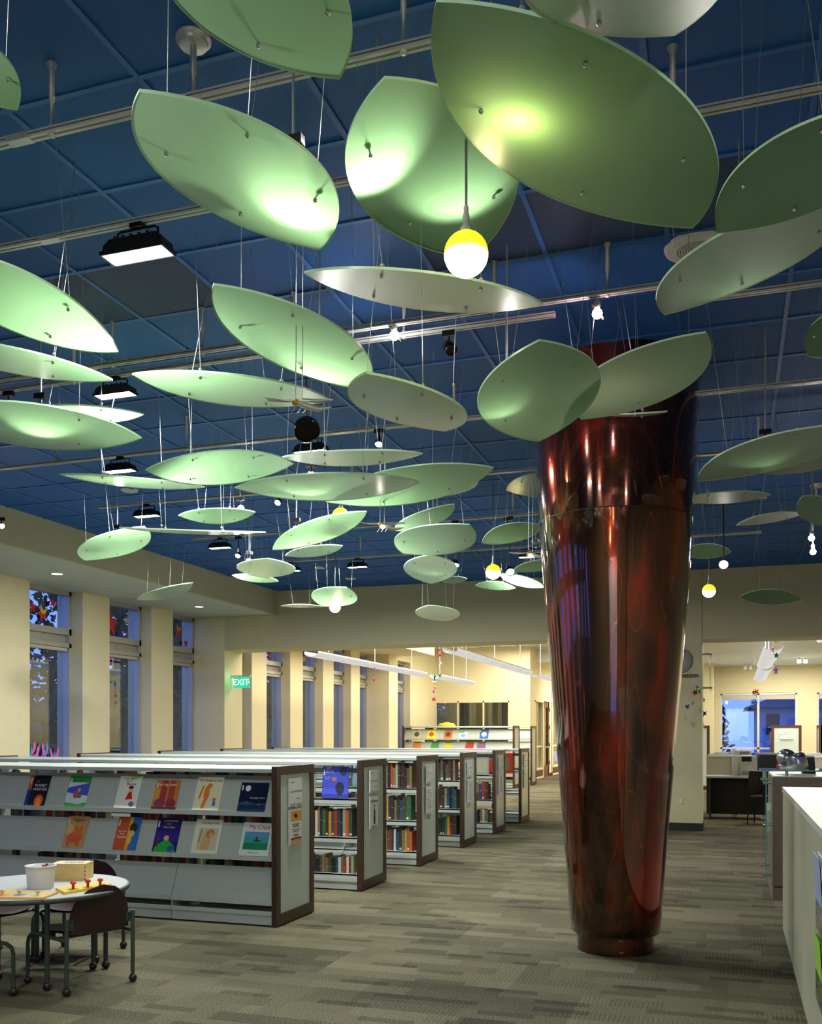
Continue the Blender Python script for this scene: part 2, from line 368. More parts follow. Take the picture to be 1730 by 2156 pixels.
def window(n, a, b):
    w = empty('window_%d' % n, (XG, a, 0)); w['kind'] = 'structure'; L = b - a
    f = MB(); x0, x1 = 0.0, 0.13
    f.box((x0, 0, 0.0), (x1, 0.05, SZ)); f.box((x0, L - 0.05, 0.0), (x1, L, SZ)); f.box((x0, 0, SZ - 0.06), (x1, L, SZ))
    f.box((x0, 0, 2.88), (x1, L, 2.97)); f.box((x0, 0, 2.74), (0.06, L, 2.88)); f.box((x0, 0, 2.70), (x1, L, 2.76))
    f.box((x0, 0, 0.42), (x1, L, 0.50)); f.box((-0.1, 0, 0), (0.02, L, 0.42))
    f.box((0.07, L * 0.5 - 0.002, 2.76), (0.072, L * 0.5 + 0.002, 2.88))
    f.build('window_frame', ALU, w)
    MB().box((0.02, 0.04, 0.5), (0.028, L - 0.04, 2.72)).build('pane', GLASSW, w)
    MB().box((0.02, 0.04, 2.96), (0.028, L - 0.04, SZ - 0.05)).build('pane', GLASSW, w)
    r = MB().tube([(0.075, 0.07, 2.675), (0.075, L - 0.07, 2.675)], 0.034, 14); r.box((0.05, 0.06, 2.63), (0.10, 0.07, 2.72)); r.box((0.05, L - 0.07, 2.63), (0.10, L - 0.06, 2.72))
    r.build('roller_shade', mat('roller_beige', srgb(196, 188, 164), 0.7, noise=0.03), w)
    s_ = MB().box((-0.02, 0, 0.42), (0.32, L, 0.44)).build('window_sill', ALU, w)
for i, (a, b) in enumerate(sorted(op)):
    window(i + 1, a, b)
NW = len(op)
for a, b in op:
    if b < YH + .1 and a > 8.3: S('baseboard_left', MB().box((XP, a, 0), (XP + 0.012, b, 0.1)), BASEB)

# header wall between the children's area and the rooms beyond
S('wall_header_left', MB().box((-8.48, YH, 2.93), (-2.3, YH2, 4.2)), OLIVE)
S('wall_header_right', MB().box((-0.42, YH, 2.87), (5.0, YH2, 4.2)), OLIVE)
S('wall_pier', MB().box((-2.3, YH, 0), (-0.42, YH2, 4.2)), OLIVE)
S('trim_4', MB().box((-0.424, YH - 0.004, 2.87), (-0.418, YH, CZ)), mat('dark_joint_line', srgb(120, 115, 90), 0.8, noise=0.05))  # narrow darker strip along the joint of pier and header
S('baseboard_pier', MB().box((-2.31, YH - 0.015, 0), (-0.405, YH2 + 0.01, 0.115)), BASEB)
# far rooms
S('ceiling_beyond', MB().box((XG - 0.2, YH2, 4.14), (-2.3, 40, 4.2)), WHITEC)
tg = MB()
for k in range(24):
    tg.box((XB, YH2 + 0.61 * k, 4.132), (-2.3, YH2 + 0.61 * k + 0.02, 4.142))
for k in range(8): tg.box((XB + 0.61 * k, YH2, 4.133), (XB + 0.61 * k + 0.02, 29.3, 4.142))
S('trim_5', tg, mat('tile_joint_grey', srgb(150, 152, 150), 0.7, noise=0.03))
S('ceiling_right_room', MB().box((-2.3, YH2, 3.40), (5.0, 29.3, 3.46)), WHITEC)
S('wall_far_left', MB().box((XG - 0.12, 29.3, 0), (-9.05, 29.5, 4.2)).box((-9.05, 29.3, 0), (-6.55, 29.5, 0.9)).box((-9.05, 29.3, 2.47), (-5.9, 29.5, 4.2)).box((-6.55, 29.3, 0), (-5.9, 29.5, 2.47)), CREAM)
w = empty('window_%d' % (NW + 1), (-9.05, 29.3, 0)); w['kind'] = 'structure'
f = MB()
for xx in (0, 0.82, 1.65, 2.46): f.box((xx, -0.03, 0.9), (xx + 0.045, 0.08, 2.47))
f.box((0, -0.03, 2.42), (2.5, 0.08, 2.47)); f.box((0, -0.03, 0.9), (2.5, 0.08, 0.95)); f.build('window_frame', CREAM, w)
for xx in (0.045, 0.865, 1.695): MB().box((xx, 0.02, 0.95), (xx + 0.77, 0.026, 2.42)).build('pane', GLASSW, w)
# meeting room behind the glass
S('wall_meeting_room', MB().box((-9.3, 33.0, 0), (-5.9, 33.1, 3)).box((-9.3, 29.5, 2.9), (-6.1, 33, 3.0)), mat('dim_room_paint', srgb(120, 116, 84), 0.8, noise=0.05))
cu = MB(); pts = [(-8.9 + 0.02 * i, 30.3 + 0.05 * math.sin(i * 0.9)) for i in range(142)]
cu.add([(x, y, 0.3) for x, y in pts] + [(x, y, 2.75) for x, y in pts], [(i, i + 1, 142 + i + 1, 142 + i) for i in range(141)], 0, True)
cu.build('meeting_room_curtain', mat('olive_curtain', srgb(112, 110, 84), 0.8, noise=0.08), None, 'olive pleated curtain hanging behind the wide interior window', 'curtain')
# storefront wall with door
st = MB(); X0, X1 = -6.05, -5.9
st.box((X0, 29.5, 0), (X1, 30.05, 4.2)); st.box((X0, 30.05, 2.52), (X1, 38, 4.2)); st.box((X0, 31.4, 0), (X1, 31.58, 2.52)); st.box((X0, 32.62, 0), (X1, 33.2, 2.52)); st.box((X0, 35.2, 0), (X1, 38, 2.52))
S('wall_storefront', st, CREAM)
for n, (a, b) in enumerate([(30.05, 31.4), (33.2, 35.2)]):
    w = empty('window_%d' % (NW + 2 + n), (X0, a, 0)); w['kind'] = 'structure'; L = b - a
    MB().box((0, 0, 0.27), (0.17, L, 0.33)).box((0, 0, 0), (0.17, L, 0.06)).box((0.02, 0, 1.0), (0.12, L, 1.05)).box((0, 0, 2.46), (0.17, L, 2.52)).box((0, 0, 0.3), (0.17, 0.05, 2.5)).box((0, L - 0.05, 0.3), (0.17, L, 2.5)).build('window_frame', CREAM, w)
    MB().box((0.08, 0.05, 0.33), (0.086, L - 0.05, 2.46)).build('pane', GLASSW, w)
    MB().box((0.05, 0.0, 0.06), (0.16, L, 0.27)).build('kick_panel', mat('brown_kick', srgb(98, 58, 46), 0.5, noise=0.08), w)
w = empty('door_1', (X0, 31.58, 0)); w['kind'] = 'structure'
DW = mat('door_wood', srgb(112, 62, 40), 0.4, noise=0.15, nscale=15)
MB().box((0.05, 0, 0), (0.13, 0.14, 2.5)).box((0.05, 0.90, 0), (0.13, 1.04, 2.5)).box((0.05, 0, 0), (0.13, 1.04, 0.36)).box((0.05, 0, 2.32), (0.13, 1.04, 2.5)).build('door_leaf', DW, w)
MB().box((0.08, 0.10, 0.26), (0.09, 0.9, 2.32)).build('pane', GLASSW, w)
MB().box((0.13, 0.13, 0.98), (0.19, 0.9, 1.02)).build('push_bar', STEEL, w)
for zz in (0.4, 1.0, 1.6, 2.2): MB().box((0.12, 1.04, zz), (0.16, 1.09, zz + 0.12)).build('hinge', DW, w)
S('baseboard_storefront', MB().box((X1, 29.28, 0), (X1 + 0.012, 30.05, 0.1)).box((X1, 32.62, 0), (X1 + 0.012, 33.2, 0.1)).box((-9.2, 29.285, 0), (-5.9, 29.3, 0.1)), BASEB)
S('ceiling_corridor', MB().box((-5.9, 30.4, 3.72), (-2.0, 38, 3.78)).box((-5.9, 30.4, 3.78), (-2.0, 30.5, 4.2)), WHITEC)
S('wall_corridor', MB().box((-6.0, 38, 0), (-2.0, 38.1, 4.2)).box((-2.3, YH2, 0), (-2.15, 38, 4.2)), CREAM)
# right room
S('wall_right_room_pier', MB().box((-2.3, 27.9, 0), (-0.47, 28.3, 3.42)), CREAM)
wr = MB(); wr.box((-2.3, 29.3, 0), (-0.31, 29.5, 3.42)).box((-0.31, 29.3, 2.62), (5, 29.5, 3.42)).box((1.76, 29.3, 0), (2.28, 29.5, 2.62)).box((4.4, 29.3, 0), (5, 29.5, 2.62))
S('wall_far_right', wr, CREAM)
for n, (a, b) in enumerate([(-0.31, 1.76), (2.28, 4.4)]):
    w = empty('window_%d' % (NW + 4 + n), (a, 29.32, 0)); w['kind'] = 'structure'; L = b - a; mm = L / 2
    f = MB().box((0, 0, 2.56), (L, 0.12, 2.62)).box((0, 0, 0), (0.05, 0.12, 2.6)).box((L - 0.05, 0, 0), (L, 0.12, 2.6)).box((mm - 0.03, 0, 0), (mm + 0.03, 0.12, 2.6)).box((0, 0, 1.0), (L, 0.12, 1.05)).box((0, 0, 0), (L, 0.12, 0.1))
    f.build('window_frame', mat('pale_frame', srgb(215, 212, 205), 0.4, noise=0.02), w)
    MB().box((0.05, 0.05, 0.1), (mm - 0.03, 0.056, 2.56)).build('pane', GLASSW, w); MB().box((mm + 0.03, 0.05, 0.1), (L - 0.05, 0.056, 2.56)).build('pane', GLASSW, w)
    for q0, q1 in ((0.06, mm - 0.05), (mm + 0.05, L - 0.06)):
        MB().box((q0, -0.02, 2.43), (q1, 0.03, 2.55)).build('roller_shade', mat('roller_beige', srgb(196, 188, 164), 0.7), w)
S('wall_right_room', MB().box((4.9, YH2, 0), (5, 29.5, 3.45)), CREAM)
# walls of the near room that stay outside the picture
S('wall_right', MB().box((4.6, -5, 0), (4.75, YH, CZ)), CREAM)
bw = MB().box((-9.3, -5.1, 0), (-1.3, -5.0, 4.0)).box((1.0, -5.1, 0), (4.75, -5.0, 4.0)).box((-1.3, -5.1, 3.0), (1.0, -5.0, 4.0))
S('wall_back', bw, CREAM)
S('wall_reflection_alcove', MB().box((-1.4, -7.1, 0), (1.1, -7.0, 3.2)).box((-1.45, -7, 0), (-1.35, -5.1, 3.2)).box((1.05, -7, 0), (1.15, -5.1, 3.2)).box((-1.4, -7, 3.1), (1.1, -5.1, 3.2)), WHITEC)  # unseen lit alcove, added to give the column a bright reflection
lamp('unseen_area_light', 'AREA', (-0.15, -6.0, 3.05), 120, (1, 1, 0.95), 1.8, 1.5)  # unseen lamp added to light the alcove

# downlights in the soffit and the discs in the blue ceiling
def downlight(p, r, label, lit=True, group='recessed downlights in the ceilings', spot=True):
    t = empty('recessed_downlight', p, 0, label, 'ceiling light', group)
    MB().lathe([(r * 0.78, -0.004), (r, -0.006), (r * 1.04, 0.0)], n=24, cap=False).build('trim_ring', SILV, t)
    MB().lathe([(0.001, -0.003), (r * 0.8, -0.003)], n=24, cap=False).build('lens', glow('downlight_lens', (1.0, 0.92, 0.85), 4.0), t)
    if spot: lamp('downlight_lamp', 'SPOT', (0, 0, -0.02), DOWN_W, (1, 0.93, 0.85), 0.05, None, t, None, 110, 0.6)
for q, (px, py_, lb) in enumerate([(120, 1208, 'round recessed downlight in the soffit above the first tall window'), (419, 1277.5, 'round recessed downlight in the soffit above the third tall window')]):
    downlight(at(px, py_, z=SZ), 0.09, lb)
downlight(Vector((-8.3, 6.2, SZ)), 0.09, 'round recessed downlight in the soffit off the left edge of the picture')
for px, py_, lb in [(273, 1032, 'white ceiling disc between two black floodlights at the left of the blue ceiling'), (738, 1218, 'small lit disc in the blue ceiling below the flood fixture by the far wall'), (674, 1195, 'small pale disc in the blue ceiling beside the far flood fixture')]:
    p = at(px, py_, z=CZ)
    MB(Matrix.Translation(p)).lathe([(0.001, -0.012), (0.075, -0.012), (0.09, 0.0)], n=24, cap=False).build('ceiling_disc', mat('white_disc', srgb(215, 220, 215), 0.5, noise=0.02), None, lb, 'ceiling disc', 'white discs in the blue ceiling')
sp = empty('ceiling_speaker', at(1466, 519, z=CZ - 0.002), 0, 'round white ceiling speaker half hidden behind the large green panels on the right', 'speaker')
MB().lathe([(0.14, -0.02), (0.155, -0.014), (0.16, 0.0)], n=36, cap=False).lathe([(0.001, -0.02), (0.14, -0.02)], n=36, cap=False).build('speaker_rim', mat('speaker_white', srgb(205, 208, 196), 0.5, noise=0.02), sp)
gm = MB()
for k in range(7): gm.lathe([(0.012 + 0.013 * k, -0.0215), (0.017 + 0.013 * k, -0.0215)], n=30, cap=False)
gm.build('speaker_grille', mat('speaker_grille_dark', srgb(70, 75, 75), 0.6, noise=0.1), sp)

# ------------------------------------------------------------------ outside
S('ground_outside', MB().box((-60, -30, -0.6), (-9.4, 60, -0.3)).box((-9.4, 40.5, -0.6), (60, 90, -0.3)).box((-9.4, 29.6, -0.6), (60, 40.5, -0.3)), mat('dusk_grass', srgb(60, 96, 60), 0.9, noise=0.3, nscale=2))
S('road_outside', MB().box((-40, 34, -0.3), (60, 40, -0.28)), mat('asphalt', srgb(96, 100, 104), 0.8, noise=0.1, nscale=4))
FOL = mat('dark_foliage', srgb(40, 66, 44), 0.8, noise=0.4, nscale=3); BARK = mat('bark', srgb(60, 48, 38), 0.9, noise=0.3)
def tree(x, y, h, r, n, seed, lab):
    rnd = random.Random(seed); t = empty('tree', (x, y, -0.3), 0, lab, 'tree', 'trees outside the windows')
    MB().tube([(0, 0, 0), (0.1, 0, h * 0.35), (0, 0.1, h * 0.8)], [0.2, 0.15, 0.05], 10).build('trunk', BARK, t)
    m = MB()
    for i in range(n):
        a = rnd.uniform(0, 6.283); zz = rnd.uniform(0.08, 1.0); rr = r * math.sqrt(rnd.random()) * (1.15 - zz * 0.55)
        c = Vector((rr * math.cos(a), rr * math.sin(a), h * zz)); s_ = rnd.uniform(0.10, 0.26)
        u = Vector((rnd.gauss(0, 1), rnd.gauss(0, 1), rnd.gauss(0, 1))).normalized(); v = u.orthogonal().normalized()
        m.add([c + u * s_, c + v * s_ * 0.5, c - u * s_, c - v * s_ * 0.5], [(0, 1, 2, 3)])
    m.build('foliage', FOL, t)
for i, (x, y) in enumerate([(-21, 13), (-22, 21), (-21, 29.5), (-23, 38), (-22, 47), (-24, 57), (-30, 70), (-22, 80)]):
    tree(x, y, 9.5 + (i % 3), 3.6, 6000, 10 + i, 'dark leafy tree outside the tall windows on the left, ' + ['nearest the camera', 'second in line', 'third in line', 'fourth in line', 'fifth in line', 'sixth in line', 'seventh in line', 'farthest'][i])
hm = MB(); rnd = random.Random(3); nx_, nz_ = 260, 12; vs = []
for i in range(nx_ + 1):
    for j in range(nz_ + 1):
        zz = 3.7 * j / nz_ * (0.86 + 0.12 * math.sin(i * 0.31) + 0.06 * math.sin(i * 0.83)); vs.append((-16.1 + rnd.uniform(-0.25, 0.25) - 0.02 * j * j * 0.5, 8 + i * 0.36 + rnd.uniform(-.1, .1), zz - 0.3))
hm.add(vs, [(i * (nz_ + 1) + j, (i + 1) * (nz_ + 1) + j, (i + 1) * (nz_ + 1) + j + 1, i * (nz_ + 1) + j + 1) for i in range(nx_) for j in range(nz_)])
for i in range(5000):
    c = Vector((-15.9 + rnd.uniform(-.4, .3), rnd.uniform(8, 101), rnd.uniform(-0.2, 3.3))); u = Vector((rnd.gauss(0, 1), rnd.gauss(0, 1), rnd.gauss(0, 1))).normalized(); v = u.orthogonal().normalized(); hm.add([c + u * .2, c + v * .1, c - u * .2, c - v * .1], [(0, 1, 2, 3)])
hm.build('hedge', FOL, None, 'tall dark hedge outside the tall windows on the left', 'hedge')
for i, (x, y) in enumerate([(-2.6, 46), (-6, 58)]):
    tree(x, y, 6 + i, 2.6, 2600, 40 + i, ['dark round tree in front of the house outside the right room', 'dark tree behind the house across the road'][i])
h = empty('house', (9.2, 50, -0.3), 0, 'pale house across the road seen through the right window', 'house')
MB().box((-8, 0, 0), (8, 8, 3.0)).build('wall', mat('house_siding', srgb(190, 200, 225), 0.7, noise=0.05), h)
MB().prism([(-8.6, 3.0), (8.6, 3.0), (0, 6.4)], -0.5, 8.5, 0, 'y').build('roof', mat('roof_shingle', srgb(120, 125, 150), 0.8, noise=0.1), h)
MB().box((-7.6, -0.05, 1.7), (-7.0, 0, 2.7)).build('window', mat('dark_window', srgb(60, 70, 90), 0.2), h)
MB().box((-6.6, -0.05, 0.1), (-3.4, 0, 2.5)).build('garage_door', mat('garage_blue', srgb(120, 140, 200), 0.5, noise=0.03), h)

# ------------------------------------------------------------------ tapered column
CC = Vector((-0.752, 6.65, 0))
PR = [(0.13, 0.300), (0.45, 0.324), (0.8, 0.349), (1.2, 0.382), (1.6, 0.414), (1.9, 0.439), (2.13, 0.458), (2.5, 0.487), (2.9, 0.514), (3.2, 0.530), (3.46, 0.543), (3.7, 0.556), (3.92, 0.568)]
def crad(z):
    for (z0, r0), (z1, r1) in zip(PR, PR[1:]):
        if z <= z1: return r0 + (r1 - r0) * (z - z0) / (z1 - z0)
    return PR[-1][1]
col = empty('tapered_column', CC, 0, 'glossy red and brown lacquered metal column flaring up to the blue ceiling', 'column')
lo = [0.13 + i * (2.895 - 0.13) / 30 for i in range(31)]; hi = [2.9 + i * (3.92 - 2.9) / 12 for i in range(13)]
MB().lathe([(0.2, 0.13)] + [(crad(z), z) for z in lo], n=96, cap=False).build('lower_cladding', COLM, col)
MB().lathe([(crad(z) + 0.001, z) for z in hi], n=96, cap=False).build('upper_cladding', COLM, col)
MB().lathe([(0.258, 0.0), (0.258, 0.131)], n=72, cap=False).build('base_ring', COLM, col)
SEAM = mat('dark_seam', srgb(20, 12, 10), 0.5, noise=0.1)
MB().lathe([(crad(2.895) + 0.0015, 2.894), (crad(2.9) + 0.0015, 2.900)], n=96, cap=False).build('ring_seam', SEAM, col)
for ang in (-75.0, 200.0):
    a = math.radians(ang); m = MB(); da = 0.004; zz = [0.13 + i * 3.79 / 40 for i in range(41)]; vs = []
    for z in zz:
        r = crad(z) + 0.0022
        vs += [(r * math.cos(a - da), r * math.sin(a - da), z), (r * math.cos(a + da), r * math.sin(a + da), z)]
    m.add(vs, [(2 * i, 2 * i + 1, 2 * i + 3, 2 * i + 2) for i in range(40)]); m.build('vertical_seam', SEAM, col)
    for z in (0.03, 0.105):
        for dd in (-0.03, 0.03):
            MB(Matrix.Translation((0.259 * math.cos(a + dd), 0.259 * math.sin(a + dd), z))).ball((0, 0, 0), 0.005, 8).build('screw', STEEL, col)

# ------------------------------------------------------------------ tracks
TZ = 3.67
def track(Y, x0, x1, stems, label, z=TZ):
    t = empty('lighting_track', (0, Y, z), 0, label, 'track', 'white lighting tracks under the blue ceiling')
    m = MB().box((x0, -0.018, -0.011), (x1, 0.018, 0.011)); m.build('rail', TRACKM, t)
    MB().box((x0 + 0.01, -0.004, -0.0116), (x1 - 0.01, 0.004, -0.0105)).box((x0, -0.0186, -0.002), (x1, -0.0178, 0.003)).build('groove', TRACKG, t)
    k = math.ceil((x1 - x0) / 2.4)
    for i in range(1, k):
        xx = x0 + (x1 - x0) * i / k
        MB().box((xx - 0.05, -0.0195, -0.0125), (xx + 0.05, 0.0195, 0.0125)).build('joint_cover', SILV, t)
    for sx in stems:
        s_ = MB().lathe([(0.004, -0.02), (0.013, -0.018), (0.013, 0.02), (0.007, 0.03), (0.007, 0.11), (0.0105, 0.112), (0.0105, 0.225), (0.019, 0.246), (0.019, CZ - z)], (sx, 0, 0), 14)
        s_.build('stem', SILV, t)
tr = [(2.92, -4.5, 3.5, [-2.36, -1.0, 0.9], 'lighting track nearest the camera crossing the top of the picture'),
      (3.55, -5.0, 3.5, [-3.3, -1.95, -0.2, 1.1], 'lighting track carrying the big flood fixture at upper left'),
      (4.87, -5.4, -0.2, [-4.4, -3.5, -2.89, -2.31, -1.17, -0.59], 'lighting track carrying the pink tinted spotlight'),
      (5.03, -5.4, -0.88, [-3.9, -1.72], 'lighting track ending in mid air right of the small black spotlight'),
      (5.09, -0.1, 3.2, [0.5, 1.8], 'lighting track running off the right edge behind the grey green panels'),
      (6.50, -6.3, 3.2, [-5.2, -4.0, -2.5, -1.85], 'lighting track behind the dragonfly ornament'),
      (7.93, -5.85, 1.2, [-4.9, -3.2, -1.3, -0.95, 0.2], 'lighting track just left of the column top seam'),
      (9.55, -5.8, 0.31, [-4.6, -2.9, -2.1, -1.05], 'lighting track with the paired pendants below it'),
      (11.2, -5.85, 0.31, [-4.4, -2.7, -0.9], 'lighting track farthest from the camera')]
for a in tr: track(*a)

def canopy_stem(p, length, label):
    t = empty('ceiling_canopy_stem', p, 0, label, 'ceiling mount', 'round canopies with drop stems')
    MB().lathe([(0.005, -0.030), (0.048, -0.030), (0.052, -0.024), (0.052, -0.014), (0.062, -0.012), (0.062, 0.0)], n=32).build('canopy', SILV, t)
    MB().lathe([(0.014, -length - 0.02), (0.014, -length), (0.008, -length + 0.01), (0.008, -length * 0.5), (0.011, -length * 0.5 + 0.003), (0.011, -0.03)], n=14).build('stem', SILV, t)
canopy_stem(at(407, 80, z=CZ), 0.26, 'round silver canopy and stem on the blue ceiling at upper left')
canopy_stem(at(1718, 1020, z=CZ), 0.30, 'round silver canopy and stem at the right edge of the ceiling')

# ------------------------------------------------------------------ flood fixtures
LENS = glow('flood_lens', (0.93, 1.0, 0.98), 16.0)
_fl = None
def flood_proto():
    t = empty('flood_light')
    MB().box((-0.03, -0.02, -0.02), (0.03, 0.02, 0.0)).build('track_adapter', BLK, t)
    m = MB(); m.tube([(-0.10, 0, -0.075), (-0.10, 0, -0.03), (-0.085, 0, -0.022), (0.085, 0, -0.022), (0.10, 0, -0.03), (0.10, 0, -0.075)], 0.006, 8)
    m.build('yoke', BLK, t)
    m = MB().prism([(-0.115, -0.07), (-0.145, -0.095), (-0.150, -0.125), (0.150, -0.125), (0.145, -0.09), (0.115, -0.07)], -0.045, 0.045, 0, 'y')
    for k in range(5): m.box((-0.09 + 0.04 * k, -0.048, -0.07), (-0.08 + 0.04 * k, 0.048, -0.062))
    m.build('housing', BLK, t)
    MB().box((-0.150, -0.055, -0.138), (0.150, -0.049, -0.120)).box((-0.150, 0.049, -0.138), (0.150, 0.055, -0.120)).box((-0.156, -0.055, -0.138), (-0.148, 0.055, -0.120)).box((0.148, -0.055, -0.138), (0.156, 0.055, -0.120)).build('lens_frame', BLK, t)
    m = MB()
    m.box((-0.146, -0.049, -0.134), (0.146, 0.049, -0.130))
    for k in range(6):
        for yy in (-0.022, 0.022): m.ball((-0.12 + 0.048 * k, yy, -0.134), 0.016, 8, 0, 0.5)
    m.build('lens', LENS, t)
    return t
def copy_tree(o, loc, parent=None):
    c = o.copy(); COL.objects.link(c); c.parent = parent
    if loc is not None: c.location = loc
    for ch in o.children:
        copy_tree(ch, None, c)
    return c
FP = flood_proto(); FPK = {c.name: c for c in FP.children}
fl_spec = [(290, 3.55, 'brightly lit black flood fixture hanging under the track at upper left, the largest', 1.0),
           (243, 5.03, 'lit black flood fixture above the left edge panels, between two green panels', 0.85),
           (253, 6.50, 'lit black flood fixture over the long thin panel at left', 0.85),
           (309, 7.93, 'lit black flood fixture at the left end of its track above the small thin panel', 0.85),
           (463, 9.55, 'lit black flood fixture beside the starburst lamp at left', 0.85),
           (655, 6.50, 'black flood fixture behind the black dome spotlight under the dragonfly', 0.85),
           (752, 11.2, 'lit black flood fixture low over the far wall', 0.85),
           (612, 11.2, 'lit black flood fixture behind the starburst left of the far wall fixture', 0.85),
           (632, 9.55, 'lit flood fixture partly hidden below the yellow tinted green panel', 0.85),
           (728, 7.93, 'lit flood fixture mostly hidden above the two long overlapping panels', 0.85),
           (1115, 11.2, 'lit flood fixture left of the column under the clear glass globe', 0.85)]
for i, (px, Y, lb, s_) in enumerate(fl_spec):
    v = ray(px, 1000); X = v.x / v.y * Y
    t = FP if i == 0 else copy_tree(FP, None)
    t.location = (X, Y, TZ - 0.011); t.scale = (s_, s_, s_)
    tag(t, lb, 'flood light', 'black flood fixtures on the tracks')
    if i == 11: t.rotation_euler = (0, 0, 0)
    lamp('flood_lamp', 'AREA', (0, 0, -0.145), FLOOD_W, (0.97, 1.0, 0.95), 0.26, 0.09, t)
# two added fixtures outside the picture, put there to light the foreground
for q, (x_, y_) in enumerate([(-2.2, 1.2), (1.6, 0.8)]):
    t = copy_tree(FP, Vector((x_, y_, CZ - 0.02))); tag(t, ['black flood fixture added on the ceiling out of view, left', 'black flood fixture added on the ceiling out of view, right'][q], 'flood light', 'black flood fixtures on the tracks')
    lamp('flood_lamp', 'AREA', (0, 0, -0.145), FLOOD_W * (0.7, 0.35)[q], (0.97, 1.0, 0.95), 0.26, 0.09, t)

